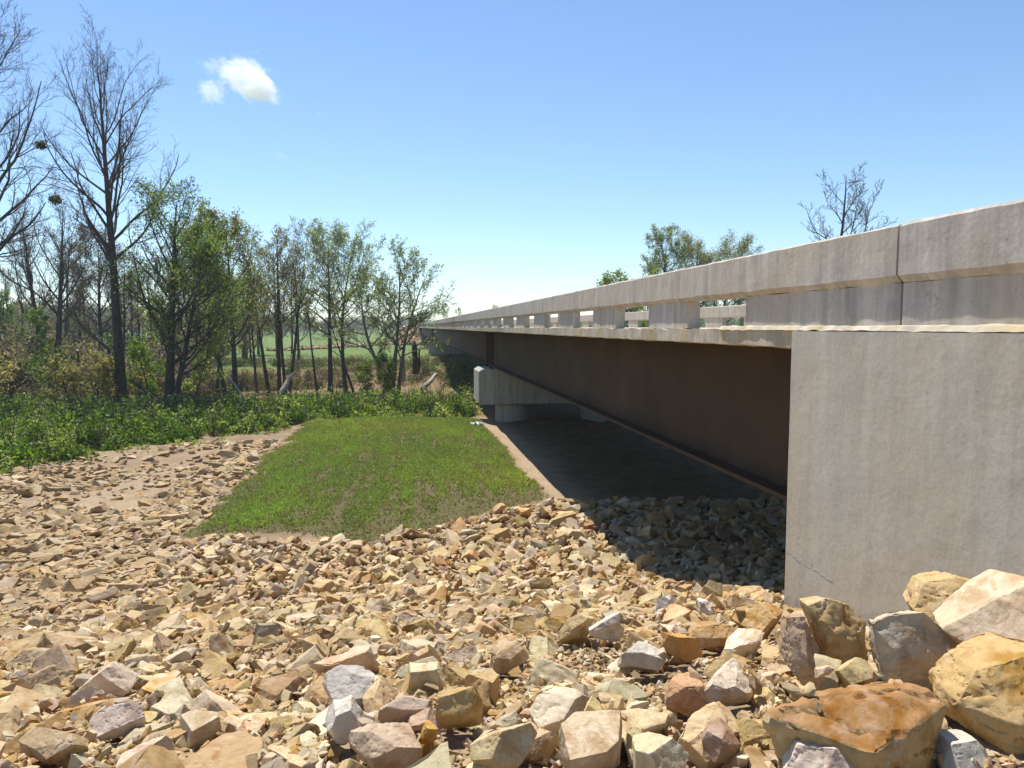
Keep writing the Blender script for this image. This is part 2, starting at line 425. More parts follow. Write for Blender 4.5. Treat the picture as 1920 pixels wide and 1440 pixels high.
def pier(y0, y1, ztop, zbot, zg):
    p = empty('pier'); p.parent = bridge
    c = .12
    # cap with chamfered ends and a stepped, sloping top
    prof = [(L0 + .02, zbot + c), (L0 + .02, ztop - .16), (L0 + .22, ztop - .02), (L0 + .5, ztop), (L1 - .5, ztop), (L1 - .22, ztop - .02), (L1 - .02, ztop - .16), (L1 - .02, zbot + c), (L1 - .02 - c, zbot), (L0 + .02 + c, zbot)]
    bm = bmesh.new()
    A = [bm.verts.new((x, y0, z + E)) for x, z in prof]; B = [bm.verts.new((x, y1, z + E)) for x, z in prof]
    bm.faces.new(A[::-1]); bm.faces.new(B)
    for i in range(len(A)): bm.faces.new((A[i], A[(i + 1) % len(A)], B[(i + 1) % len(A)], B[i]))
    bmesh.ops.recalc_face_normals(bm, faces=bm.faces)
    bmesh.ops.bevel(bm, geom=[e for e in bm.edges if abs(e.verts[0].co.z - e.verts[1].co.z) > .8 or abs(e.verts[0].co.y - e.verts[1].co.y) < .01], offset=.045, segments=1, affect='EDGES')
    me = bpy.data.meshes.new('cap'); bm.to_mesh(me); bm.free(); me.materials.append(M_cap); link('cap', me, p)
    for cx in (6.2, 11.3):
        bm = bmesh.new(); r = .95
        n, hs = 40, np.linspace(zg, zbot - .002, 12)
        rings = [[bm.verts.new((cx + (r + .015 * (k % 2)) * math.cos(2 * math.pi * i / n), (y0 + y1) / 2 + r * math.sin(2 * math.pi * i / n), h + E)) for i in range(n)] for k, h in enumerate(hs)]
        for a, b_ in zip(rings[:-1], rings[1:]):
            for i in range(n): bm.faces.new((a[i], a[(i + 1) % n], b_[(i + 1) % n], b_[i]))
        bm.faces.new(rings[-1])
        me = bpy.data.meshes.new('column'); bm.to_mesh(me); bm.free(); me.materials.append(M_cap)
        for f in me.polygons: f.use_smooth = len(f.vertices) == 4
        link('column', me, p)
    for gxx in (5.02, 7.48, 9.98, 12.48):
        for yy in (y0 + .45, y1 - .45):
            box_obj('bearing', gxx - .22, gxx + .22, yy - .2, yy + .2, ztop + .002, -2.192, M_dark, p)
    return p
pier(39.95, 42.75, -2.33, -4.36, -5.9); pier(121.4, 124.6, -2.4, -4.6, -8)

# wing wall of the near abutment, with a chamfered corner and a slightly wavy face
ab = empty('abutment'); ab.parent = bridge
wy = np.concatenate([np.arange(-9, 1, .5), np.arange(1, 7.0, .14), [7.03, 7.075]])
prof_z = np.linspace(-.045, -4.6, 34)
def wall_mesh():
    xs = 4.02
    rows = []
    for yv in wy:
        r_ = []
        for zv in prof_z:
            dx = .006 * float(vnoise(np.array([xs, yv * .9, zv * .9]))) + .002 * float(vnoise(np.array([xs, yv * 4, zv * 4])))
            if yv > 7.05: dx += .035
            r_.append((xs + dx, yv, zv + E))
        rows.append(r_)
    v = np.array(rows); n, k, _ = v.shape
    id_ = np.arange(n * k).reshape(n, k)
    q = np.stack([id_[:-1, :-1], id_[1:, :-1], id_[1:, 1:], id_[:-1, 1:]], -1).reshape(-1, 4)
    v = v.reshape(-1, 3); b0 = len(v)
    back = []
    # top and end faces
    top = id_[:, 0]; tb = np.arange(n) + b0
    vt = v[top].copy(); vt[:, 0] = 4.42
    end = id_[-1, :]; ve = v[end].copy(); ve[:, 0] = 4.6
    eb = np.arange(k) + b0 + n
    v = np.concatenate([v, vt, ve])
    qt = np.stack([top[:-1], tb[:-1], tb[1:], top[1:]], -1); qe = np.stack([end[:-1], end[1:], eb[1:], eb[:-1]], -1)
    return new_mesh('wing_wall', v, [q, qt, qe], [M_wall])
ww = link('wing_wall', fix_normals(wall_mesh()), ab)
def crack(pix, r):
    pts = []
    rg = np.random.default_rng(len(pix) + int(pix[0][0]))
    for (a, b_) in zip(pix[:-1], pix[1:]):
        for t in np.linspace(0, 1, 14)[:-1]:
            rr = ray(a[0] + (b_[0] - a[0]) * t + rg.normal(0, 1.2), a[1] + (b_[1] - a[1]) * t + rg.normal(0, 1.2)); pts.append(rr * (4.021 / rr[0]) + np.array([0, 0, E]))
    pts = np.array(pts); th = np.arange(5) * 2 * np.pi / 5; n = len(pts)
    rad = r * rg.uniform(.35, 1.2, n)
    V = pts[:, None] + rad[:, None, None] * np.stack([.5 * np.cos(th), np.sin(th) * .7, np.sin(th) + np.cos(th) * .3], -1)[None]
    i = np.arange(n - 1)[:, None] * 5; j = np.arange(5)[None]; q = np.stack([i + j, i + (j + 1) % 5, i + 5 + (j + 1) % 5, i + 5 + j], -1).reshape(-1, 4)
    link('crack', new_mesh('crack', V.reshape(-1, 3), [q], [M_crack]), ww)
crack([(1478, 1037), (1500, 1056), (1528, 1070), (1562, 1093)], .004)

box_obj('back_wall', 4.602, 13.1, 6.4, 7.075, -4.6, -.52, M_wall, ab)
fw_ = empty('abutment'); fw_.parent = bridge
box_obj('wing_wall', 4.05, 4.5, 203, 216, -4.5, -.05, M_wall, fw_)
box_obj('back_wall', 4.502, 13.1, 205.5, 206.5, -4.5, -.5, M_wall, fw_)

# ------------------------------------------------------------------ rocks
PAL = {
    'cream': (.56, .455, .305), 'tan': (.475, .355, .21), 'ochre': (.43, .29, .135), 'rust brown': (.34, .205, .10),
    'pale grey': (.49, .43, .335), 'lavender grey': (.43, .345, .28), 'whitish': (.64, .555, .43), 'brown': (.31, .22, .13),
}
PN = list(PAL); PW = np.array([.27, .33, .15, .04, .06, .04, .07, .05]); PW = PW / PW.sum()

def rock_mesh(name, seed, dims=(1, 1, 1), cuts=9, detail=3, rough=1.0, mats=None, layered=0.0, flat_top=False, bev=.022, hull=None):
    """an angular fractured block: a box cut by planes, its edges worn, its faces roughened"""
    rng = np.random.default_rng(seed)
    bm = bmesh.new()
    if hull is not None:
        for p_ in hull: bm.verts.new(Vector(p_))
        bmesh.ops.convex_hull(bm, input=bm.verts[:])
        bmesh.ops.delete(bm, geom=[v for v in bm.verts if not v.link_faces], context='VERTS')
        bmesh.ops.dissolve_limit(bm, angle_limit=R(9), verts=bm.verts[:], edges=bm.edges[:])
        cuts = 0
    else: bmesh.ops.create_cube(bm, size=2)
    for v in bm.verts if hull is None else (): v.co += Vector(rng.normal(0, .10, 3))
    for c in range(cuts):
        n = rng.normal(0, 1, 3)
        if flat_top and n[2] > .3: n[2] = .1
        n /= np.linalg.norm(n)
        d = rng.uniform(.62, 1.02)
        bmesh.ops.bisect_plane(bm, geom=bm.verts[:] + bm.edges[:] + bm.faces[:], plane_co=Vector(n * d), plane_no=Vector(n), clear_outer=True)
        be = [e for e in bm.edges if e.is_boundary]
        if be: bmesh.ops.edgeloop_fill(bm, edges=be)
    bmesh.ops.remove_doubles(bm, verts=bm.verts, dist=.02)
    bmesh.ops.dissolve_degenerate(bm, edges=bm.edges, dist=.02)
    # size
    if hull is None:
        for v in bm.verts: v.co = Vector((v.co.x * dims[0], v.co.y * dims[1], v.co.z * dims[2]))
    if bev:
        try: bmesh.ops.bevel(bm, geom=bm.edges[:], offset=bev * min(dims), segments=2 if detail > 1 else 1, affect='EDGES', profile=.6, clamp_overlap=True)
        except Exception: pass
    bmesh.ops.triangulate(bm, faces=bm.faces)
    mx = max(dims)
    lim = {0: 9, 1: .55, 2: .26, 3: .13, 4: .075, 5: .05}[detail] * mx
    for it in range(6):
        le = [e for e in bm.edges if e.calc_length() > lim]
        if not le: break
        bmesh.ops.subdivide_edges(bm, edges=le, cuts=1, use_grid_fill=False)
        bmesh.ops.triangulate(bm, faces=[f for f in bm.faces if len(f.verts) > 3])
    bmesh.ops.recalc_face_normals(bm, faces=bm.faces)
    me = bpy.data.meshes.new(name); bm.to_mesh(me); bm.free()
    n = len(me.vertices); co = np.zeros(n * 3, np.float32); me.vertices.foreach_get('co', co); co = co.reshape(-1, 3).astype(float)
    nn = np.zeros(n * 3, np.float32); me.vertices.foreach_get('normal', nn); nn = nn.reshape(-1, 3)
    if detail > 0 and rough:
        q = co / mx + seed * 3.7
        amp = mx * rough
        disp = .085 * fbm(q, 1.25, 2) + .026 * fbm(q + 9, 4.0, 3)
        rid = 1 - np.abs(fbm(q + 4, 2.6, 3)) * 2.2
        disp = disp - .030 * np.clip(rid - .76, 0, 1) / .24
        if layered:
            ly = (co[:, 2] / dims[2] * 5 + fbm(q, 2, 2) * 1.2); fr_ = ly - np.floor(ly); disp = disp - layered * .022 * np.clip((.16 - fr_) / .16, 0, 1)
        if detail >= 3: disp = disp + .009 * fbm(q, 12, 2)
        co = co + nn * (disp * amp)[:, None]
        me.vertices.foreach_set('co', co.astype(np.float32).ravel())
    if mats: me.materials.append(mats)
    me.polygons.foreach_set('use_smooth', np.ones(len(me.polygons), bool))
    me.set_sharp_from_angle(angle=R(32))
    me.update()
    return me

def euler_mats(rx, ry, rz):
    cx, sx, cy, sy, cz, sz = np.cos(rx), np.sin(rx), np.cos(ry), np.sin(ry), np.cos(rz), np.sin(rz)
    m = np.zeros((len(rx), 3, 3))
    m[:, 0, 0] = cz * cy; m[:, 0, 1] = cz * sy * sx - sz * cx; m[:, 0, 2] = cz * sy * cx + sz * sx
    m[:, 1, 0] = sz * cy; m[:, 1, 1] = sz * sy * sx + cz * cx; m[:, 1, 2] = sz * sy * cx - cz * sx
    m[:, 2, 0] = -sy; m[:, 2, 1] = cy * sx; m[:, 2, 2] = cy * cx
    return m

# hero rocks: hand placed. photo position of the middle, distance Z, full size (across, deep, high), yaw, tilt x/y (deg), colour, cuts, short name, label
HEROES = [
 (1612, 1408, 2.75, (.62, .46, .34), 28, 3, 0, (.40, .215, .085), 6, 'rust topped block', 'biggest block, flat rust-orange top and shaded olive sides, in front of the wall corner', dict(rough=1.35, bev=.09)),
 (1572, 1215, 3.45, (.30, .26, .50), 20, -8, 14, (.43, .31, .165), 7, 'upright tan pillar', 'tan pillar stone standing upright against the foot of the wing wall', dict(layered=.8)),
 (1512, 1235, 3.35, (.20, .30, .46), -20, 6, 22, (.38, .28, .22), 7, 'layered purple slab', 'leaning brown and purple layered slab beside the upright tan pillar', dict(layered=1.6)),
 (1735, 1225, 3.25, (.52, .20, .40), -18, -22, 28, (.47, .42, .335), 6, 'leaning grey slab', 'leaning grey flat-faced slab with orange stain against the wing wall', dict(layered=.8, flat_top=False)),
 (1885, 1160, 3.15, (.60, .50, .34), -30, 14, -22, (.62, .50, .37), 6, 'cream boulder', 'large smooth cream boulder with a lavender edge, high against the wing wall', dict(rough=.6)),
 (1785, 1122, 3.75, (.52, .38, .22), 10, 10, -8, (.50, .36, .19), 8, 'overhanging tan stone', 'craggy tan stone with shaded underside perched behind the cream boulder', dict(layered=1.0)),
 (1885, 1325, 2.75, (.52, .46, .40), 30, 12, 12, (.46, .32, .155), 7, 'ochre banded block', 'ochre and cream banded block beside the rust topped block, below the cream boulder', dict(layered=1.0)),
 (1828, 1435, 2.55, (.21, .2, .2), 15, 5, 0, (.50, .50, .46), 6, 'pale square stone', 'pale grey square-edged stone in front of the ochre banded block', {}),
 (1555, 1445, 2.45, (.30, .24, .2), -10, 4, 4, (.64, .54, .47), 8, 'pinkish white cobble', 'pinkish white rounded stone below the rust topped block', {}),
 (655, 1300, 4.0, (.29, .27, .24), 20, 10, 14, (.42, .42, .42), 7, 'grey fractured boulder', 'blue-grey fractured boulder, the greyest of the slope', {}),
 (650, 1352, 3.55, (.24, .2, .2), -30, 14, -10, (.60, .58, .54), 7, 'white cracked stone', 'white cracked stone in front of the grey fractured boulder', {}),
 (950, 1230, 4.6, (.29, .22, .24), 30, 8, 25, (.46, .37, .26), 6, 'black tipped stone', 'tilted cream stone with blackened pointed tip standing proud of the slope', {}),
 (805, 1275, 4.1, (.27, .22, .2), 5, -4, 0, (.60, .52, .36), 6, 'cream topped block', 'cream block with flat lit top and yellowish shaded front face', dict(flat_top=True)),
 (762, 1330, 3.6, (.25, .2, .2), -8, 18, 6, (.38, .305, .265), 6, 'mauve wedge', 'mauve grey wedge with a vertical ochre stripe beside the cream topped block', {}),
 (852, 1330, 3.6, (.26, .22, .22), 25, 6, -14, (.46, .32, .15), 7, 'brown streaked block', 'brown and white streaked block over a dark hollow', {}),
 (905, 1288, 3.95, (.22, .2, .2), -25, 10, 6, (.48, .35, .19), 6, 'ochre cut block', 'smooth ochre block with a sharp ridge behind the dark hollow', {}),
 (1118, 1385, 3.05, (.37, .32, .2), 8, 16, -4, (.62, .51, .37), 5, 'broad cream slab', 'broad flat cream slab, widest pale stone by the bottom edge', dict(flat_top=True, rough=.5)),
 (950, 1402, 3.0, (.28, .24, .22), -35, 16, -24, (.47, .40, .26), 6, 'patchy grey stone', 'tan stone with grey patch peeled across its face', {}),
 (1060, 1335, 3.5, (.38, .22, .18), 14, 4, -8, (.61, .53, .42), 7, 'long cream stone', 'long cream stone behind the broad cream slab', {}),
 (1205, 1235, 4.5, (.34, .24, .2), -6, 20, 8, (.52, .51, .47), 6, 'pale grey flat stone', 'pale grey flat stone shaped like a wide arrowhead, upper slope before the wall', {}),
 (1080, 1180, 5.9, (.24, .2, .3), 20, 4, 18, (.47, .37, .22), 6, 'tilted brown fin', 'upright brown fin of rock with shaded face, behind the pale arrowhead stone', {}),
 (1135, 1182, 5.6, (.27, .2, .24), -15, 14, -12, (.60, .58, .53), 6, 'white wedge stone', 'white wedge stone beside the upright brown fin', {}),
 (803, 1378, 3.15, (.11, .10, .11), 40, 10, 20, (.45, .26, .08), 3, 'small ochre cube', 'small honey coloured cube-like stone in front of the brown streaked block', {}),
 (802, 1350, 3.35, (.17, .13, .12), 12, 5, 14, (.44, .32, .26), 8, 'pink brown cobble', 'pinkish brown rounded stone resting on the small honey coloured cube', {}),
 (1325, 1142, 7.4, (.27, .22, .2), 12, 0, 0, (.80, .78, .74), 9, 'white crinkled lump', 'brightest white crinkled lump by the edge of the bridge shadow', dict(layered=1.2)),
 (1250, 1135, 7.0, (.24, .2, .24), -12, 6, 6, (.66, .62, .60), 6, 'whitish slope stone', 'whitish stone between the pale arrowhead stone and the bridge shadow', {}),
 (215, 1352, 3.75, (.30, .25, .22), 20, 12, -8, (.50, .44, .42), 8, 'lavender boulder', 'lavender white boulder beside a sandy patch on the lower corner of slope', {}),
 (380, 1368, 3.45, (.27, .2, .16), 20, 8, -16, (.56, .48, .36), 8, 'smooth egg stone', 'smooth cream egg-shaped stone beyond the lavender boulder', dict(rough=.5)),
 (105, 1400, 3.4, (.32, .22, .16), -18, 6, 14, (.36, .28, .19), 6, 'dark brown wedge', 'dark brown wedge in front of the lavender boulder', {}),
 (275, 1430, 3.1, (.26, .22, .18), 30, -8, -10, (.55, .45, .36), 7, 'split pale stone', 'pale stone with a dark wedge-shaped shadowed face by the bottom edge', {}),
 (715, 1395, 3.15, (.30, .24, .2), 12, 5, 4, (.45, .36, .29), 8, 'mauve boulder', 'rounded mauve and pink boulder in front of the white cracked stone', {}),
 (1365, 1290, 3.5, (.38, .2, .2), 35, 10, -14, (.60, .52, .44), 7, 'white ridged stone', 'white ridged stone with lit edge sloping towards the wall', {}),
 (1335, 1365, 2.95, (.36, .2, .16), 28, 8, -12, (.55, .42, .27), 6, 'long streaked slab', 'long cream and rust streaked slab leading to the sandy hollow', dict(layered=.6)),
 (1290, 1300, 3.55, (.25, .22, .2), -20, 10, 8, (.44, .26, .17), 7, 'reddish cap stone', 'brick red topped stone between the white ridged stone and long cream stone', {}),
 (1345, 1395, 2.75, (.12, .12, .18), 10, 10, 24, (.27, .18, .15), 5, 'dark red shard', 'dark red shard standing beside the sandy hollow', {}),
 (1230, 1420, 2.75, (.24, .2, .22), -28, 12, 16, (.58, .50, .34), 6, 'yellow cream stone', 'yellowish cream upright stone beside the broad cream slab', {}),
 (1425, 1165, 5.2, (.42, .3, .26), 12, 8, -6, (.45, .30, .15), 7, 'tan wall stone', 'tan brown boulder nearest the dark corner of the abutment wall', {}),
 (1330, 1195, 5.0, (.42, .22, .18), 4, 10, -8, (.42, .27, .14), 6, 'rusty ledge stone', 'long brown ledge stone with rusty top behind the pale arrowhead stone', {}),
 (1275, 1215, 4.8, (.28, .22, .2), 15, -6, 10, (.45, .25, .10), 6, 'orange sided stone', 'orange-sided stone beside the rusty ledge stone', {}),
 (1640, 1455, 2.3, (.1, .1, .1), 0, 0, 0, (.45, .3, .2), 6, 'orange chip', 'small orange chip at the bottom edge beside the pinkish white rounded stone', {}),
]
# small fixes so that no label uses words that need the picture's own frame
heroes = []
rng = np.random.default_rng(21)
class HMap:
    """top surface of the rock pile, for dropping stones on it"""
    def __init__(s, x0, x1, y0, y1, c):
        s.x0, s.y0, s.c = x0, y0, c
        xs = np.arange(x0, x1, c); ys = np.arange(y0, y1, c)
        X, Y = np.meshgrid(xs, ys); s.z = height(X, Y); s.nx, s.ny = len(xs), len(ys); s.g = s.z.copy()
    def window(s, x, y, r):
        i0 = max(int((x - r - s.x0) / s.c), 0); i1 = min(int((x + r - s.x0) / s.c) + 1, s.nx)
        j0 = max(int((y - r - s.y0) / s.c), 0); j1 = min(int((y + r - s.y0) / s.c) + 1, s.ny)
        if i1 - i0 < 1 or j1 - j0 < 1: return None
        return i0, i1, j0, j1
    def drop(s, x, y, r, h, sink=.35, q=.5):
        w_ = s.window(x, y, r)
        if w_ is None: return float(height(x, y))
        i0, i1, j0, j1 = w_; Z = s.z[j0:j1, i0:i1]
        xs = s.x0 + (np.arange(i0, i1) + .5) * s.c - x; ys = s.y0 + (np.arange(j0, j1) + .5) * s.c - y
        d2 = (xs[None] ** 2 + ys[:, None] ** 2) / (r * r); ins = d2 < 1
        base = np.quantile(Z[ins], q) if ins.any() else Z.mean()
        zc = base + h * (.5 - sink)
        s.z[j0:j1, i0:i1] = np.where(ins, np.maximum(Z, zc + .5 * h * np.sqrt(np.maximum(1 - d2, 0)) * .85), Z)
        return zc
hm = HMap(-22, 9, -1, 46, .05)
hero_pos = []
OUTL = {  # seen outlines of the big stones at the wall, in photo pixels, with the thickness each is given
 'rust topped block': ('top', [(1438, 1342), (1530, 1303), (1665, 1288), (1752, 1302), (1775, 1322), (1642, 1395), (1535, 1362)], .40),
 'upright tan pillar': ('face', [(1508, 1130), (1545, 1124), (1598, 1140), (1622, 1168), (1630, 1290), (1555, 1295), (1535, 1215)], .26),
 'layered purple slab': ('face', [(1476, 1158), (1512, 1156), (1532, 1200), (1572, 1285), (1515, 1300), (1470, 1235)], .24),
 'leaning grey slab': ('face', [(1632, 1168), (1672, 1150), (1728, 1145), (1840, 1215), (1795, 1280), (1700, 1300), (1642, 1270)], .24),
 'cream boulder': ('face', [(1785, 1195), (1865, 1118), (1930, 1084), (2010, 1105), (2010, 1235), (1900, 1245), (1812, 1222)], .5),
 'overhanging tan stone': ('face', [(1708, 1142), (1738, 1096), (1785, 1079), (1872, 1100), (1868, 1140), (1790, 1178), (1728, 1160)], .36),
 'ochre banded block': ('face', [(1786, 1312), (1830, 1258), (1930, 1208), (2030, 1230), (2030, 1440), (1900, 1405), (1796, 1362)], .5),
 'pale square stone': ('face', [(1763, 1432), (1778, 1391), (1835, 1388), (1852, 1410), (1868, 1450), (1775, 1475)], .2),
 'pinkish white cobble': ('face', [(1468, 1442), (1500, 1403), (1560, 1394), (1615, 1420), (1632, 1465), (1480, 1480)], .22),
}
for i, (px, py, Z, dims, yaw, tx, ty, col, cuts, short, label, kw) in enumerate(HEROES):
    r_ = ray(px, py); fwd = r_[0] * _sn + r_[1] * _cs
    p = r_ * (Z / fwd); p[2] += E
    if short not in OUTL:
        zz = np.linspace(1.8, 14, 500); gg = r_ / fwd
        gap = E + gg[2] * zz - height(gg[0] * zz, gg[1] * zz) - .10 - .22 * dims[2] * zz / Z
        Zn = zz[np.argmax(gap < 0)] if (gap < 0).any() else Z
        dims = tuple(v * Zn / Z for v in dims); Z = Zn; p = r_ * (Z / fwd); p[2] += E
    d = tuple(v * .5 * .92 for v in dims)
    if short in OUTL:
        mode, poly, th_ = OUTL[short]; rh = np.random.default_rng(40 + i); pts = []
        fw2 = np.array((_sn, _cs, 0))
        if mode == 'top':
            zt_ = -1.43
            T_ = [ray(a_, b_) * (zt_ / ray(a_, b_)[2]) for a_, b_ in poly]
            cc_ = np.mean(T_, 0) + np.array([0, 0, E]); T_ = [t_ + np.array([0, 0, E]) for t_ in T_]
            for t_ in T_:
                pts.append(t_ - cc_); b_ = (t_ - cc_) * .78 - fw2 * .02 + rh.normal(0, .012, 3); pts.append(b_ + np.array([0, 0, -th_ * rh.uniform(.85, 1)]))
            tilt_ = lambda q_: q_ + np.array([0, 0, .14 * float(q_ @ fw2)])
            pts = [tilt_(np.asarray(q_)) for q_ in pts]; pts.append(np.array([.02, .03, .035])); pts.append(np.array([-.10, .06, .03]))
            p = cc_
        else:
            T_ = []
            for a_, b_ in poly:
                r2 = ray(a_, b_); t_ = r2 * (Z / (r2 @ fw2)); T_.append(t_ + np.array([0, 0, E]))
            cc_ = np.mean(T_, 0)
            for t_ in T_:
                q_ = t_ - cc_
                pts.append(q_ + fw2 * rh.normal(0, th_ * .12)); pts.append(q_ * rh.uniform(.50, .74) - fw2 * th_ * rh.uniform(.30, .46) + rh.normal(0, .012, 3) + np.array([0, 0, -.075]))
                pts.append(q_ * .8 + fw2 * th_ * .5)
            p = cc_
        kw = dict(kw, hull=pts); kw.pop('flat_top', None); tx = ty = yaw = 0
        d = tuple(np.ptp(np.array(pts), 0) / 2)
    me = rock_mesh('rock', 900 + i, d, cuts + 5, 4 if max(dims) > .25 else 3, mats=M_rock_one, **kw)
    label = label.replace('nearest the', 'next to the')
    if short == 'rust topped block':
        me.materials.append(M_rock_rust)
        for f_ in me.polygons: f_.material_index = int(f_.normal.z + .22 * float(vnoise(np.array(f_.center) + 3, 9)) > .6)
        col = (.40, .31, .17)
    o = link('rock', me); o.location = p; o.rotation_euler = (R(tx), R(ty), R(yaw)); o.color = tuple(c_ * .72 + t_ * .28 for c_, t_ in zip(col, (.52, .37, .19))) + (1,)
    tag(o, label, 'rock', 'riprap boulders on the embankment')
    heroes.append(o); hero_pos.append((px, py, short, p, max(dims) / 2))
    # raise the pile beneath it so that it rests on stones, and note its top
    w_ = hm.window(p[0], p[1], max(dims[:2]) * .5)
    if w_:
        i0, i1, j0, j1 = w_; zt = p[2] + dims[2] * (0 if short in OUTL else .2)
        ex = ((hm.x0 + (np.arange(i0, i1) + .5) * hm.c - p[0])[None] ** 2 + (hm.y0 + (np.arange(j0, j1) + .5) * hm.c - p[1])[:, None] ** 2) < (max(dims[:2]) * .42) ** 2
        hm.z[j0:j1, i0:i1] = np.where(ex, np.maximum(hm.z[j0:j1, i0:i1], zt), hm.z[j0:j1, i0:i1])

HPX = []
for o_, (px, py, sh, p, r_) in zip(heroes, hero_pos):
    bb = np.array([o_.matrix_basis @ Vector(c_) for c_ in o_.bound_box]); hu, hv, hz = project(bb)
    HPX.append(((hu.min() + hu.max()) / 2, (hv.min() + hv.max()) / 2, np.ptp(hu) * .36, np.ptp(hv) * .32, hz.mean() + .02))
HPX = np.array(HPX)
def in_view(x, y, z, pad=160):
    u, v, Zc = project(np.stack([x, y, z], -1))
    return (Zc > .6) & (u > -pad) & (u < 1920 + pad) & (v > 300) & (v < 1440 + pad * .9)

def density(x, y):
    """1 = thick riprap, 0 = none"""
    wob = n2(x, y, .4, 3)
    slope = (1 - sstep(14.5, 17.5, y + wob)) * 1.0
    g = grass_mask(x, y)
    nearedge = near_edge(x)
    bank = (y < nearedge + .2 + .5 * wob) * (x > -6.5)
    d = np.maximum(slope, bank * 1.0)
    left = (x < -5.3) & (y >= 14)
    yedge = np.interp(x, [-20, -14.5, -13, -10, -6.3, -5], [24, 28.0, 33.0, 36, 39.0, 40])
    patch = sstep(-.15, .22, n2(x + 30, y, .28, 3))
    ll = .08 + .55 * patch + .9 * np.exp(-((x + 6.6) / 1.0) ** 2) + .5 * sstep(-11, -16, x + wob) * sstep(20, 26, y)
    d = np.where(left, ll * (y < yedge + wob), d)
    # sandy washed patch low on the drain side
    d = np.where((x < -5.5) & (y > 10.5) & (y < 16), d * np.clip(.25 + 1.2 * sstep(-.3, .3, n2(x - 7, y + 3, .35, 2)), 0, 1), d)
    under = (x > 4.2) & (y > 22.5 + wob)
    d = np.where(under, np.where((y < 44) & (x < 14), .0, 0), d)
    d = np.where((x > 3.9) & (y < 7.2), 0, d)
    d = np.where(g > .35, 0, d)
    return np.clip(d, 0, 1)

# candidate positions: big stones first, then smaller ones in the gaps
class Grid:
    def __init__(s, c): s.c = c; s.d = {}
    def near(s, x, y, r):
        i, j = int(x // s.c), int(y // s.c); k = int(r // s.c) + 1
        for a in range(i - k, i + k + 1):
            for b_ in range(j - k, j + k + 1):
                for (u, v, q) in s.d.get((a, b_), ()):
                    if (u - x) ** 2 + (v - y) ** 2 < (r + q) ** 2 * s.f: return True
        return False
    def add(s, x, y, r): s.d.setdefault((int(x // s.c), int(y // s.c)), []).append((x, y, r))
stones = []   # x, y, z, diameter, kind
gridr = Grid(.3); gridr.f = .52
for (px, py, sh, p, r_) in hero_pos: gridr.add(p[0], p[1], r_ * (.92 if sh in OUTL else .72))
def scatter(n, size_fn, sink, q, f, only=None):
    Zs = np.sqrt(rng.uniform(2.0 ** 2, 34.0 ** 2, n * 3)); ks = rng.random(n * 3) < .5
    Zs = np.where(ks, rng.uniform(2.0, 22, n * 3), Zs)
    U = rng.uniform(-.80, .80, n * 3)
    X = U * Zs * _cs + Zs * _sn; Y = Zs * _cs - U * Zs * _sn
    D = density(X, Y); zg = height(X, Y)
    ok = in_view(X, Y, zg) & (rng.random(len(X)) < D)
    gridr.f = f
    for x, y, zc in zip(X[ok], Y[ok], Zs[ok]):
        d = size_fn(zc, x, y)
        if d < zc * .0065: continue
        if gridr.near(x, y, d * .5): continue
        if only and not only(x, y): continue
        if zc < 6.5:
            hu, hv, hz = project(np.array([x, y, float(height(x, y)) + .22 + d * .2]))
            if np.any((np.abs(hu - HPX[:, 0]) < HPX[:, 2]) & (np.abs(hv - HPX[:, 1]) < HPX[:, 3]) & (hz < HPX[:, 4])): continue
        leftish = x < -5.3 and y > 14
        h = d * (.46 if leftish else .62)
        z = hm.drop(x, y, d * .48, h, sink + (.18 if leftish else 0), q)
        stones.append((x, y, z, d, 1 if leftish else 0)); gridr.add(x, y, d * .5)
grow = lambda z: np.interp(z, [2.5, 4.5, 7, 12, 18, 30], [.74, .68, .66, .76, 1.0, 1.0])
scatter(1700, lambda z, x, y: rng.uniform(.36, .60) * grow(z), .30, .5, .95)
scatter(7000, lambda z, x, y: rng.uniform(.22, .38) * grow(z), .28, .42, .58)
scatter(26000, lambda z, x, y: rng.uniform(.13, .24) * grow(z), .24, .38, .37)
n_main = len(stones)
scatter(60000, lambda z, x, y: rng.uniform(.05, .13) * grow(z), .15, .35, .36, only=lambda x, y: y < 20)
n_mid = len(stones)
# chips and fines in the gaps close by
fn = 60000
Zs = np.sqrt(rng.uniform(2.0 ** 2, 9.0 ** 2, fn)); U = rng.uniform(-.8, .8, fn); X = U * Zs * _cs + Zs * _sn; Y = Zs * _cs - U * Zs * _sn
ok = (rng.random(fn) < density(X, Y)) & (rng.random(fn) < .75); X, Y, Zs = X[ok], Y[ok], Zs[ok]
ii = np.clip(((X - hm.x0) / hm.c).astype(int), 0, hm.nx - 1); jj = np.clip(((Y - hm.y0) / hm.c).astype(int), 0, hm.ny - 1)
up = hm.z[jj, ii] - hm.g[jj, ii]; d_ = rng.uniform(.018, .055, len(X)); ok = (up < .10) & (d_ > Zs * .006)
stones.extend(zip(X[ok], Y[ok], (hm.g[jj, ii] + np.minimum(up, .05))[ok] + d_[ok] * .2, d_[ok], np.zeros(ok.sum())))
ST = np.array(stones)
print('stones', n_main, len(ST))
u, v, Zc = project(ST[:, :3])
pix = ST[:, 3] / Zc * F_PX
vis = (u > -20) & (u < 1940) & (v > 500) & (v < 1460)
order = np.argsort(-np.where(vis, pix, 0))
NI = 300 - len(HEROES)
ind = order[:NI]; rest = np.setdiff1d(np.arange(len(ST)), ind)
# colours
def pick_cols(n, x=None):
    k = rng.choice(len(PN), n, p=PW); base = np.array([PAL[PN[i]] for i in k])
    base = base * .66 + np.array([.50, .37, .205]) * .34
    return k, np.clip(base * rng.uniform(.72, 1.18, (n, 1)) * rng.uniform(.95, 1.05, (n, 3)), .02, .85)

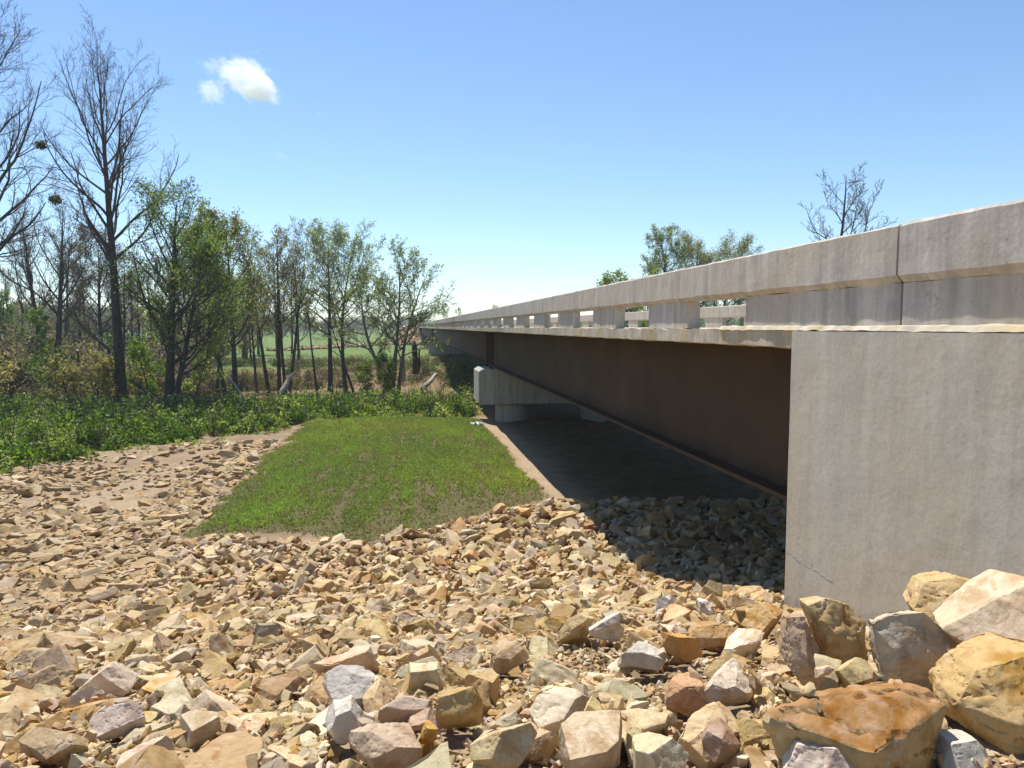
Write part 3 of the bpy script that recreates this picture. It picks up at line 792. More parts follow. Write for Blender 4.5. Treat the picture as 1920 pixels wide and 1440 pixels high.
protos = [rock_mesh('rock', 100 + k, (.5, .5 * pr.uniform(.62, .95), .5 * pr.uniform(.30, .70)), int(pr.integers(8, 14)), 3, mats=M_rock_one, layered=float(pr.choice([0, 0, .6, 1.1])))
          for k, pr in ((k, np.random.default_rng(300 + k)) for k in range(44))]
# individual stones, each with a label of its own told from the hand placed ones
SIZEW = [(999, 'large'), (.30, 'mid-sized'), (.19, 'small'), (.10, 'tiny')]
kcol, cols = pick_cols(len(ind))
hp = np.array([(h[0], h[1]) for h in hero_pos], float)
used = {}
ORD = ['', 'second ', 'third ', 'fourth ', 'fifth ', 'sixth ', 'seventh ', 'eighth ', 'ninth ', 'tenth ', 'eleventh ', 'twelfth ']
cand = []
for a, i in enumerate(ind):
    dd = np.hypot(hp[:, 0] - u[i], hp[:, 1] - v[i]); h = int(np.argmin(dd)); cand.append((dd[h], a, h))
labels = {}
for dist, a, h in sorted(cand):
    i = ind[a]; dx, dy = u[i] - hp[h, 0], v[i] - hp[h, 1]
    if abs(dx) > abs(dy) * 1.2: rel = 'on the wall side of the' if dx > 0 else 'on the creek bank side of the'
    else: rel = 'just in front of the' if dy > 0 else 'just behind the'
    if dist > 130: rel = {'just in front of the': 'well in front of the', 'just behind the': 'further up behind the'}.get(rel, rel)
    d = ST[i, 3]; sz = 'large' if d > .30 else 'mid-sized' if d > .19 else 'small' if d > .12 else 'tiny'
    key = (PN[kcol[a]], sz, rel, h); k = used.get(key, 0); used[key] = k + 1
    labels[a] = f"{ORD[min(k, 11)]}{sz} {PN[kcol[a]]} rock {rel} {hero_pos[h][2]}"
for a, i in enumerate(ind):
    x, y, z, d, lf = ST[i]
    o = link('rock', protos[int(rng.integers(len(protos)))])
    o.location = (x, y, z); o.scale = (d * rng.uniform(1.0, 1.3), d * rng.uniform(.9, 1.15), d * rng.uniform(.9, 1.2))
    sl_ = -.27 if y < 14 else 0
    o.rotation_euler = (rng.normal(sl_, .45), rng.normal(0, .45), rng.uniform(0, 6.28)); o.color = tuple(cols[a]) + (1,)
    tag(o, labels[a], 'rock', 'riprap boulders on the embankment')

# the thousands of others: one object
def bake_rocks(name, sel, detail, nproto, seed, extra=None):
    pv, pf = [], []
    for k in range(nproto):
        pr = np.random.default_rng(seed + k)
        me = rock_mesh('tmp', seed + k, (.5, .5 * pr.uniform(.62, .95), .5 * pr.uniform(.28, .72)), int(pr.integers(7, 12)), detail, bev=.03 if detail >= 1 else 0)
        n = len(me.vertices); co = np.zeros(n * 3, np.float32); me.vertices.foreach_get('co', co)
        f = np.zeros(len(me.polygons) * 3, np.int32); me.polygons.foreach_get('vertices', f)
        pv.append(co.reshape(-1, 3)); pf.append(f.reshape(-1, 3)); bpy.data.meshes.remove(me)
    A = ST[sel]; n = len(A); which = rng.integers(0, nproto, n)
    lf = A[:, 4]
    tilt = np.where(lf > 0, .28, .52)
    M = euler_mats(rng.normal(0, 1, n) * tilt + np.where(A[:, 1] < 14, -.27, 0), rng.normal(0, 1, n) * tilt, rng.uniform(0, 6.28, n))
    sc = A[:, 3:4] * np.stack([rng.uniform(1.0, 1.3, n), rng.uniform(.9, 1.15, n), rng.uniform(.85, 1.2, n) * np.where(lf > 0, .95, 1)], -1)
    kc, cc = pick_cols(n)
    cc = np.where(lf[:, None] > 0, cc * .55 + np.array([.34, .25, .145]) * .42, cc)
    V, Fc, C = [], [], []; off = 0
    for k in range(nproto):
        s_ = np.where(which == k)[0]
        if not len(s_): continue
        vv = np.einsum('nij,nvj->nvi', M[s_], pv[k][None] * sc[s_][:, None, :]) + A[s_, None, :3]
        nv = pv[k].shape[0]
        V.append(vv.reshape(-1, 3)); C.append(np.repeat(cc[s_], nv, 0))
        Fc.append((pf[k][None] + (np.arange(len(s_)) * nv)[:, None, None] + off).reshape(-1, 3)); off += nv * len(s_)
    return np.concatenate(V), np.concatenate(Fc), np.concatenate(C)
Zr = Zc[rest]
pr_ = pix[rest]
s1 = rest[pr_ > 42]; s2 = rest[(pr_ <= 42) & (pr_ > 16)]; s3 = rest[pr_ <= 16]
parts_ = [bake_rocks('a', s1, 2, 24, 500), bake_rocks('b', s2, 1, 24, 600), bake_rocks('c', s3, 0, 20, 700)]
V, Fc, C, off = [], [], [], 0
for a, b_, c in parts_: V.append(a); Fc.append(b_ + off); C.append(c); off += len(a)
V, Fc, C = np.concatenate(V), np.concatenate(Fc), np.concatenate(C)
print('rock faces', len(Fc))
me = new_mesh('riprap', V, [Fc], [M_rock_many], smooth=True, attrs={'col': C}); me.set_sharp_from_angle(angle=R(30))
tag(link('riprap', me), 'thousands of broken tan sandstone stones covering the embankment slope and drain', 'riprap', kind='stuff')

# far riprap: the ribbon across the field and the slope at the far end
fs = []
for k in range(900):
    t = rng.random(); x = np.interp(t, [0, .6, 1], [-26, -6, 2]) ; y = np.interp(t, [0, .6, 1], [150, 188, 206]) + rng.normal(0, 2.2)
    x += rng.normal(0, 1.2); fs.append((x, y, float(height(x, y)) + .15, rng.uniform(.6, 1.3), 0))
for k in range(1500):
    x, y = rng.uniform(-2, 5, 1)[0], rng.uniform(186, 216); fs.append((x, y, float(height(x, y)) + .15, rng.uniform(.6, 1.3), 0))
ST_keep = ST; ST = np.array(fs)
V, Fc, C = bake_rocks('d', np.arange(len(ST)), 0, 16, 800); ST = ST_keep
C = C * .85
tag(link('far_riprap', new_mesh('far_riprap', V, [Fc], [M_rock_many], attrs={'col': C})), 'distant ribbon of tan stones across the field up to the far bridge end', 'riprap', kind='stuff')
#VEGETATION
# ------------------------------------------------------------------ trees
def unit(v): return v / np.maximum(np.linalg.norm(v, axis=-1, keepdims=True), 1e-9)
def perp(d):
    ref = np.where(np.abs(d[..., 2:3]) < .9, np.array([0, 0, 1.]), np.array([1., 0, 0]))
    a = unit(np.cross(d, ref)); return a, np.cross(d, a)
def tubes(P, Rr, sides):
    """P (N,p,3), Rr (N,p) -> verts, quads"""
    N, p, _ = P.shape
    T = np.empty_like(P); T[:, 1:-1] = P[:, 2:] - P[:, :-2]; T[:, 0] = P[:, 1] - P[:, 0]; T[:, -1] = P[:, -1] - P[:, -2]
    T = unit(T); a0, _ = perp(unit(P[:, -1] - P[:, 0] + 1e-6)); a0 = np.repeat(a0[:, None], p, 1)
    A = unit(a0 - T * np.sum(a0 * T, -1, keepdims=True)); B = np.cross(T, A)
    th = np.arange(sides) * 2 * np.pi / sides
    V = P[:, :, None] + Rr[:, :, None, None] * (A[:, :, None] * np.cos(th)[None, None, :, None] + B[:, :, None] * np.sin(th)[None, None, :, None])
    base = (np.arange(N)[:, None, None] * p + np.arange(p - 1)[None, :, None]) * sides
    i = np.arange(sides)[None, None]; j = (i + 1) % sides
    q = np.stack([base + i, base + j, base + j + sides, base + i + sides], -1).reshape(-1, 4)
    return V.reshape(-1, 3), q
def grow(rng, base, specs):
    """base: list of (pts (p,3), rad (p,)); specs: per level dicts. Returns list of levels, each list of (P, Rr)"""
    levels = [[(b[0][None], b[1][None]) for b in base]]
    H = max(b[0][-1, 2] - b[0][0, 2] for b in base)
    for li, sp in enumerate(specs):
        outs = []
        for P, Rr in levels[-1]:
            N, p, _ = P.shape; n = sp['n']
            t = sp['t0'] + (sp.get('t1', .97) - sp['t0']) * ((np.arange(n)[None] + rng.random((N, n))) / n)
            f = t * (p - 1); i0 = np.minimum(f.astype(int), p - 2); fr = (f - i0)[..., None]
            r = np.arange(N)[:, None]
            pos = P[r, i0] * (1 - fr) + P[r, i0 + 1] * fr; pd = unit(P[r, i0 + 1] - P[r, i0])
            pr = Rr[r, i0] * (1 - fr[..., 0]) + Rr[r, i0 + 1] * fr[..., 0]
            L = np.full(N, H) if li == 0 else np.linalg.norm(np.diff(P, axis=1), axis=-1).sum(1)
            tt = (t - sp['t0']) / (1 - sp['t0'])
            ln = L[:, None] * sp['len'] * (sp.get('la', 1.15) - sp.get('lb', .75) * tt) * rng.uniform(.7, 1.25, (N, n))
            if 'lo' in sp: ln = ln * np.interp(tt, [0, .25, 1], [sp['lo'], 1, 1])
            ang = R(1) * (sp['ang'] + sp.get('angt', 0) * tt + rng.normal(0, sp.get('sd', 9), (N, n)))
            az = rng.uniform(0, 2 * np.pi, (N, 1)) + np.arange(n)[None] * 2.4 + rng.normal(0, .5, (N, n))
            a, b_ = perp(pd)
            d = pd * np.cos(ang)[..., None] + (a * np.cos(az)[..., None] + b_ * np.sin(az)[..., None]) * np.sin(ang)[..., None]
            pos, d, ln, pr = pos.reshape(-1, 3), d.reshape(-1, 3), ln.ravel(), pr.ravel()
            if 'bias' in sp: d = unit(d + np.array(sp['bias']))
            k = sp['seg']; pts = [pos]
            for s_ in range(k):
                d = unit(d + rng.normal(0, sp['wig'], d.shape) + np.array([0, 0, sp['trop']]))
                pos = pos + d * (ln / k)[:, None]; pts.append(pos)
            Pn = np.stack(pts, 1)
            r0 = np.minimum(pr * sp.get('rr', .6), sp.get('rmax', 9)); r0 = np.maximum(r0, sp.get('rmin', .006))
            Rn = r0[:, None] * np.linspace(1, sp.get('tip', .3), k + 1)[None]
            outs.append((Pn, Rn))
        levels.append(outs)
    return levels
GREENS = {'pale': [(.19, .25, .060), (.23, .28, .085), (.16, .22, .05)], 'mid': [(.10, .18, .030), (.135, .21, .038), (.075, .14, .024)],
          'dark': [(.045, .10, .018), (.06, .12, .02), (.035, .08, .015)], 'olive': [(.20, .20, .06), (.24, .22, .08), (.16, .16, .05)],
          'bud': [(.17, .15, .09), (.20, .18, .105), (.14, .12, .075)], 'brown': [(.095, .085, .040), (.125, .108, .052), (.075, .066, .034)]}
for _k in GREENS: GREENS[_k] = [tuple(1.3 * c for c in q) for q in GREENS[_k]]
def leaf_quads(rng, C, size, cols, sd=.25, up=.0):
    n = len(C); a = unit(rng.normal(0, 1, (n, 3))); nrm = unit(rng.normal(0, 1, (n, 3)) + np.array([0, 0, up])); b_ = unit(np.cross(a, nrm))
    s_ = size * rng.uniform(.6, 1.35, (n, 1)); a, b_ = a * s_, b_ * s_ * .5
    V = np.stack([C - a, C - a * .1 + b_, C + a, C - a * .1 - b_], 1).reshape(-1, 3)
    q = np.arange(n * 4).reshape(n, 4)
    col = np.array(cols)[rng.integers(0, len(cols), n)] * rng.uniform(1 - sd, 1 + sd, (n, 1))
    return V, q, np.repeat(col, 4, 0)
def along(rng, lv, n, jit, t0=.2):
    """n points scattered about the twigs of a level"""
    PP = np.concatenate([x[0] for x in lv]) if len({x[0].shape[1] for x in lv}) == 1 else lv[0][0]
    N, p, _ = PP.shape; i = rng.integers(0, N, n); t = rng.uniform(t0, 1, n) * (p - 1); i0 = np.minimum(t.astype(int), p - 2); f = (t - i0)[:, None]
    return PP[i, i0] * (1 - f) + PP[i, i0 + 1] * f + rng.normal(0, jit, (n, 3))
def tree_meshes(seed, base, specs, leaves=None, bark_m=None, twig_m=None, split=1):
    rng = np.random.default_rng(seed); lv = grow(rng, base, specs)
    sides = [12, 7, 5, 3, 3, 3]
    tv, tq, off = [], [], 0
    for l in range(0, split + 1):
        for P, Rr in lv[l]:
            v, q = tubes(P, Rr, sides[l]); tv.append(v); tq.append(q + off); off += len(v)
    trunk = new_mesh('trunk', np.concatenate(tv), [np.concatenate(tq)], [bark_m or M_bark], smooth=True)
    cv, cq, off, mi = [], [], 0, []
    cc = []
    for l in range(split + 1, len(lv)):
        for P, Rr in lv[l]:
            v, q = tubes(P, Rr, sides[l]); cv.append(v); cq.append(q + off); off += len(v); mi.append(np.zeros(len(q), int)); cc.append(np.full((len(v), 3), .1))
    for lf in (leaves or []):
        C = along(rng, lv[lf.get('lev', -1)], lf['n'], lf.get('jit', .12))
        if 'zmin' in lf: C = C[C[:, 2] > lf['zmin']]
        if 'clump' in lf:
            k = fbm(C, lf['clump'], 2); C = C[k > lf.get('cut', -.1)]
        v, q, c = leaf_quads(rng, C, lf['size'], GREENS[lf['col']])
        cv.append(v); cq.append(q + off); off += len(v); mi.append(np.ones(len(q), int)); cc.append(c)
    crown = new_mesh('crown', np.concatenate(cv), [np.concatenate(cq)], [twig_m or M_twig, M_leaf], matidx=np.concatenate(mi), smooth=True, attrs={'col': np.concatenate(cc)})
    return trunk, crown
def trunk_line(H, r0, lean=(0, 0), wig=.02, n=14, r1=.06, seed=0, start=(0, 0), bend=(0, 0)):
    rng = np.random.default_rng(seed + 7); t = np.linspace(0, 1, n)
    x = start[0] + lean[0] * t + bend[0] * np.sin(t * np.pi) + np.cumsum(rng.normal(0, wig * H / n, n)) * (t > 0)
    y = start[1] + lean[1] * t + bend[1] * np.sin(t * np.pi) + np.cumsum(rng.normal(0, wig * H / n, n)) * (t > 0)
    r = r0 * (1 - t) ** .85 + r0 * r1; r[0] *= 1.25
    return np.stack([x, y, t * H], -1), r
def plant_tree(name, meshes, xy, label, group=None, rot=0.0, scale=1.0, sink=.15, cat='tree'):
    x, y = xy; t = empty(name, (x, y, float(height(x, y)) - sink)); t.rotation_euler = (0, 0, rot); t.scale = (scale,) * 3
    tag(t, label, cat, group); link('trunk', meshes[0], t); link('crown', meshes[1], t); return t
G_BANK = 'trees along the creek bank'
def vase(n1, t0, len1, ang=44, angt=-14, trop=.10, n2=9, n3=6, n4=4, l2=.40, l3=.42, l4=.45, rt=.008, wig=.10, lo=.55, la=1.1, lb=.72):
    return [dict(n=n1, t0=t0, len=len1 * 1.3, ang=ang + 4, angt=angt, seg=9, wig=wig, trop=trop, rr=.5, la=la, lb=lb, lo=lo, tip=.2),
            dict(n=n2, t0=.18, len=l2, ang=36, seg=6, wig=.13, trop=.06, rr=.5, la=1.1, lb=.6, tip=.3, rmin=rt * 1.6),
            dict(n=n3, t0=.15, len=l3, ang=36, seg=4, wig=.15, trop=.05, rr=.62, la=1.1, lb=.5, tip=.4, rmin=rt * 1.2),
            dict(n=n4, t0=.15, len=l4, ang=34, seg=3, wig=.15, trop=.04, rr=.7, la=1.0, lb=.3, tip=.5, rmin=rt)]
XA = np.array([_cs, -_sn])         # across the view, for leaning trunks
def lean(a): return tuple(XA * a)

# the tallest bare tree and its taller neighbour at the frame's edge
b0 = [trunk_line(21.8, .34, lean(-.6), .012, 20, .05, 3)]
plant_tree('bare_tree', tree_meshes(41, b0, vase(28, .42, .28, 46, -22, .13, 9, 6, 4, rt=.006)), at(228, 47), 'tallest whole bare tree, dark straight trunk and vase-shaped leafless crown against the sky', G_BANK)
b0 = [trunk_line(24, .40, lean(1.0), .015, 20, .05, 9)]
plant_tree('bare_tree', tree_meshes(42, b0, vase(32, .32, .31, 52, -20, .08, 9, 7, 4)), at(-52, 46), 'bare tree cut off by the photo edge, only its leafless branches reaching in', G_BANK)
# twin trunked bare tree with the dark clump
b0 = [trunk_line(17.5, .30, lean(-1.6), .02, 14, .06, 5), trunk_line(18.2, .34, lean(1.3), .02, 14, .06, 6, start=tuple(XA * 1.2))]
plant_tree('bare_tree', tree_meshes(43, b0, vase(18, .36, .34, 46, -14, .10, 9, 6, 4), [dict(n=2600, size=.07, col='bud', jit=.08)]), at(82, 74), 'bare tree with two spreading trunks carrying a dark round clump at its top', G_BANK)
b0 = [trunk_line(15.2, .25, lean(.3), .02, 14, .06, 8)]
plant_tree('budding_tree', tree_meshes(44, b0, vase(24, .30, .30, 52, -16, .05, 9, 6, 4), [dict(n=9000, size=.075, col='brown', jit=.15)]), at(188, 77), 'brownish budding tree just behind the tallest bare tree', G_BANK)
# the big green tree
b0 = [trunk_line(13.8, .32, lean(1.0), .018, 16, .06, 12), trunk_line(11, .2, lean(2.6), .03, 12, .08, 13, start=tuple(XA * .2))]
plant_tree('leafy_tree', tree_meshes(45, b0, vase(26, .22, .33, 56, -22, .06, 9, 6, 4, lo=.9),
    [dict(n=6500, size=.085, col='mid', jit=.22, clump=.55, cut=-.2), dict(n=9500, size=.08, col='pale', jit=.22, clump=.6, cut=-.15), dict(n=1800, size=.10, col='mid', lev=2, jit=.25)]), at(312, 47), 'fullest leafy tree, fresh green crown and dark forked trunk', G_BANK)
b0 = [trunk_line(14.2, .24, lean(-.4), .02, 14, .06, 14), trunk_line(14, .2, lean(-1.8), .02, 14, .06, 15, start=tuple(XA * -.7))]
plant_tree('leafy_tree', tree_meshes(46, b0, vase(20, .30, .30, 46, -14, .10, 8, 6, 4, lo=.9), [dict(n=9500, size=.10, col='olive', jit=.16), dict(n=4500, size=.10, col='mid', jit=.2, lev=3)]), at(440, 58), 'olive green leafing tree between the fullest leafy tree and the bare trunk cluster', G_BANK)
# cluster of thin trunks
b0 = [trunk_line(14.6, .18, lean(-1.7), .015, 14, .06, 16), trunk_line(15.0, .20, lean(.2), .015, 14, .06, 17, start=tuple(XA * .9)), trunk_line(14, .16, lean(-.6), .02, 14, .06, 18, start=tuple(XA * 1.5)), trunk_line(14.4, .15, lean(1.8), .02, 14, .06, 19, start=tuple(XA * 1.9))]
plant_tree('bare_tree', tree_meshes(47, b0, vase(15, .32, .27, 48, -14, .07, 8, 6, 4), [dict(n=5200, size=.085, col='olive', jit=.12)]), at(503, 66), 'cluster of four slender dark trunks sharing one thin budding crown', G_BANK)
b0 = [trunk_line(15.4, .25, lean(.1), .010, 16, .06, 20), trunk_line(14.6, .21, lean(1.0), .02, 16, .06, 21, start=tuple(XA * 1.6), bend=lean(-.7))]
plant_tree('budding_tree', tree_meshes(48, b0, vase(22, .34, .37, 54, -22, .05, 9, 7, 4), [dict(n=11000, size=.10, col='pale', jit=.14, zmin=8)]), at(618, 73), 'pair of slim trunks under a domed pale yellow-green crown', G_BANK)
b0 = [trunk_line(9.6, .11, lean(-.9), .02, 12, .1, 22)]
plant_tree('sapling', tree_meshes(49, b0, vase(12, .58, .26, 50, -10, .03, 6, 5, 3, rt=.01), [dict(n=900, size=.09, col='pale', jit=.1)]), at(594, 66), 'thin leaning sapling beside the pair of slim trunks', G_BANK, cat='sapling')
b0 = [trunk_line(7.2, .12, lean(-2.3), .03, 12, .1, 24)]
plant_tree('sapling', tree_meshes(54, b0, vase(8, .5, .2, 50, -10, .03, 5, 4, 3, rt=.01)), at(664, 68), 'bare sapling leaning steeply against the pair of slim trunks', G_BANK, cat='sapling')
# the last tree before the bridge
b0 = [trunk_line(12.6, .19, lean(.9), .025, 14, .06, 26, bend=lean(.2)), trunk_line(9.8, .20, lean(-3.2), .03, 14, .08, 27, start=tuple(XA * .7), bend=lean(-.9)), trunk_line(11.0, .17, lean(2.6), .03, 14, .08, 28, start=tuple(XA * .6), bend=lean(-.6))]
plant_tree('leafing_tree', tree_meshes(50, b0, vase(16, .30, .32, 52, -10, .03, 8, 6, 4, lo=.8), [dict(n=3000, size=.11, col='pale', jit=.15, lev=2), dict(n=1500, size=.10, col='mid', jit=.3, lev=1), dict(n=900, size=.08, col='bud', jit=.1)], bark_m=M_bark_light), at(732, 61), 'last tree before the bridge, pale trunk and crooked limbs with sparse new leaves', G_BANK)
# crooked snag and thin stems around the undergrowth
b0 = [(np.array([(0, 0, 0), (.1, 0, 1.6), (-.05, 0, 3.2), (-.2, 0, 4.3), (-1.1 * _cs, 1.1 * _sn, 5.1), (-2.2 * _cs, 2.2 * _sn, 6.2), (-2.9 * _cs, 2.9 * _sn, 8.2)], float), np.array([.14, .13, .12, .12, .10, .07, .02]))]
plant_tree('crooked_tree', tree_meshes(51, b0, vase(7, .55, .26, 50, -5, .02, 6, 5, 3, rt=.01)), at(210, 50), 'small crooked bare tree bent sharply beside the tallest bare trunk', G_BANK, cat='tree')
for k, (px, Z, H, s, lb_, col) in enumerate([
    (290, 50, 4.6, -1.4, 'thin leaning shrub with pale leaves by the foot of the fullest leafy tree', 'mid'),
    (352, 49, 4.8, 1.5, 'leaning sapling with bright leaves beside the forked dark trunk', 'pale'),
    (176, 46, 3.6, .3, 'low leafy sapling among the brush in front of the tallest bare trunk', 'olive'),
    (715, 60, 3.6, .5, 'bright green bushy sapling under the last tree before the bridge', 'mid'),
    (690, 58, 3.0, -.5, 'low yellow-green sapling between the slim trunks and the last tree', 'pale'),
    (130, 45, 3.4, -.6, 'olive bush rising above the green shrubs', 'olive')]):
    b0 = [trunk_line(H, .07, lean(s), .03, 10, .1, 60 + k)]
    plant_tree('sapling', tree_meshes(60 + k, b0, vase(11, .2, .34, 55, -10, .03, 6, 5, 3, rt=.008), [dict(n=1500, size=.10, col=col, jit=.15)]), at(px, Z), lb_, 'saplings in the brush', cat='sapling')
# background trees, five kinds shared
kinds = []
for k, (H, col, n, rt) in enumerate([(15, 'bud', 1500, .012), (13, 'olive', 4000, .012), (16, 'bud', 700, .012), (12, 'mid', 5000, .012), (14, 'brown', 2500, .012)]):
    b0 = [trunk_line(H, .2, lean([.6, -.8, .2, -.3, 1.0][k]), .025, 14, .06, 70 + k)]
    kinds.append(tree_meshes(70 + k, b0, vase(16, .34, .27, 44, -12, .09, 7, 5, 3, rt=rt), [dict(n=n, size=.10, col=col, jit=.15)]))
klabel = ['bare thin-trunked tree with reddish buds in the wood beyond the creek', 'olive leafing tree in the wood beyond the creek', 'leafless grey tree in the wood beyond the creek', 'green leafing tree in the wood beyond the creek', 'brown budding tree in the wood beyond the creek']
rb = np.random.default_rng(88)
for k in range(34):
    px = [-150, -60, -20, 20, 45, 120, 150, 165, 215, 245, 262, 285, 340, 375, 392, 410, 425, 455, 470, 485, 548, 560, 10, 130, 230, 320, 360, 440, -110, 70, 300, 405, 480, 520][k]
    Z = rb.uniform(84, 135) if k < 24 else rb.uniform(66, 84); kd = int(rb.choice([0, 1, 2, 3, 4], p=[.28, .22, .2, .12, .18]))
    if px > 500: kd, Z = 2, rb.uniform(95, 130)
    plant_tree(['bare_tree', 'budding_tree', 'bare_tree', 'leafy_tree', 'budding_tree'][kd], kinds[kd], at(px, Z), klabel[kd], klabel[kd].split(' in the')[0] + 's beyond the creek', rot=rb.uniform(0, 6.28), scale=rb.uniform(.75, 1.05) * (1.1 if Z > 100 else .85))
# beyond the bridge
b0 = [trunk_line(19.0, .26, lean(1.0), .03, 14, .1, 90), trunk_line(16.6, .16, lean(2.9), .03, 14, .1, 91)]
plant_tree('bare_tree', tree_meshes(90, b0, vase(13, .5, .22, 48, -10, .04, 7, 5, 4, rt=.012)), at(1558, 62), 'dead-looking bare tree rising alone behind the bridge railing', 'trees beyond the bridge')
b0 = [trunk_line(16.0, .3, lean(.2), .02, 14, .06, 92)]
plant_tree('budding_tree', tree_meshes(92, b0, vase(28, .3, .33, 52, -14, .06, 9, 7, 4), [dict(n=12000, size=.10, col='pale', jit=.15, clump=.4, cut=-.3), dict(n=3000, size=.1, col='bud', jit=.1)]), at(1242, 92), 'grey-green half bare domed tree behind the bridge railing', 'trees beyond the bridge')
b0 = [trunk_line(15.6, .3, lean(.5), .02, 14, .06, 94), trunk_line(14.6, .26, lean(2.6), .02, 14, .06, 95, start=tuple(XA * 2.6))]
plant_tree('leafy_tree', tree_meshes(94, b0, vase(24, .3, .34, 56, -12, .05, 9, 6, 4), [dict(n=24000, size=.085, col='olive', jit=.3, clump=.45, cut=-.4), dict(n=12000, size=.09, col='pale', jit=.2, clump=.5, cut=0)]), at(1296, 92), 'yellowish green leafy tree with clumped crown behind the bridge railing', 'trees beyond the bridge')
b0 = [trunk_line(10.4, .14, lean(-.6), .03, 12, .06, 96), trunk_line(10.0, .12, lean(2.0), .03, 12, .06, 97), trunk_line(9.9, .12, lean(-2.2), .03, 12, .06, 98)]
plant_tree('leafy_tree', tree_meshes(96, b0, vase(13, .3, .26, 42, -10, .1, 7, 5, 3), [dict(n=8000, size=.10, col='pale', jit=.14)]), at(1178, 62), 'low pale green many-stemmed tree just above the railing', 'trees beyond the bridge')
for k, (px, Z, sc_) in enumerate([(835, 262, .62), (862, 250, .55), (928, 230, .72), (1400, 100, .72), (1180, 130, .8), (1450, 60, .5)]):
    kd = [3, 1, 1, 3, 1, 3][k]
    plant_tree('leafy_tree', kinds[kd], at(px, Z), ['tiny round tree at the skyline above the far railing', 'second tiny tree at the skyline above the far railing', 'tiny treetop just showing over the railing', 'green tree partly hidden behind the yellowish leafy tree', 'olive tree low between the pale many-stemmed tree and domed tree', 'green bush seen through the railing opening'][k], 'trees beyond the bridge', rot=k, scale=sc_ * 1.15)

# dark clumps caught in the crowns
def clump_mesh(seed, r, n=420):
    rg = np.random.default_rng(seed); C = rg.normal(0, .40, (n, 3)) * r * np.array([1, 1, .8])
    v, q, c = leaf_quads(rg, C, r * .26, GREENS['olive']); return new_mesh('mistletoe_clump', v, [q], [M_leaf], attrs={'col': c * .33})
for k, (px, py, Z, r_, lb_) in enumerate([(104, 374, 74, .62, 'dark round mistletoe clump at the top of the two-trunked bare tree'), (77, 272, 45.5, .33, 'small ragged mistletoe clump on a branch reaching in from the photo edge')]):
    rr = ray(px, py); p = rr * Z / (rr[0] * _sn + rr[1] * _cs)
    tag(link('mistletoe_clump', clump_mesh(5 + k, r_), loc=(p[0], p[1], p[2] + E)), lb_, 'mistletoe', 'mistletoe clumps')

# logs and stumps on the creek bed
def log(name, a, b_, r0, r1, label, seed=0, cat='log', mat=None):
    a, b_ = np.array(a, float), np.array(b_, float); t = np.linspace(0, 1, 14)[:, None]
    rg = np.random.default_rng(seed); P = a + (b_ - a) * t + np.cumsum(rg.normal(0, .02, (14, 3)), 0)
    Rr = np.interp(t[:, 0], [0, 1], [r0, r1]) * (1 + .1 * rg.normal(0, 1, 14)); Rr[-1] = .02; Rr[0] = max(Rr[0], .02)
    v, q = tubes(P[None], Rr[None], 10)
    cap = np.arange(10)[None, ::-1]
    tag(link(name, new_mesh(name, v, [q, cap], [mat or M_wood], smooth=False)), label, cat, 'dead wood by the creek')
def pt(px, py, Z): rr = ray(px, py); p = rr * Z / (rr[0] * _sn + rr[1] * _cs); return (p[0], p[1], p[2] + E)
log('fallen_log', pt(522, 745, 58), pt(553, 698, 60), .24, .15, 'bleached log leaning up out of the green shrubs', 1)
log('fallen_log', pt(462, 752, 52), pt(428, 702, 54), .09, .05, 'thin pale dead pole leaning beside the bleached log', 2)
log('fallen_log', pt(790, 730, 60), pt(818, 700, 64), .22, .14, 'short grey log on the bank in the shade by the bridge', 3)
log('fallen_log', pt(238, 705, 50), pt(292, 752, 49), .10, .13, 'dark fallen limb sloping down from the tallest bare trunk', 4, 'log', M_bark)
log('fallen_log', pt(300, 778, 47), pt(350, 766, 48), .14, .12, 'weathered grey log lying at the foot of the fullest leafy tree', 5)
log('tree_stump', pt(779, 700, 64), pt(777, 640, 64), .28, .24, 'tall dark broken stump standing by the bridge', 6, 'stump', M_bark)
log('tree_stump', pt(756, 715, 62), pt(757, 660, 62), .24, .18, 'pale broken stump below the last tree before the bridge', 7, 'stump')
log('tree_stump', pt(787, 695, 65), pt(786, 655, 65), .1, .08, 'slim broken stem beside the tall dark stump', 8, 'stump', M_bark)

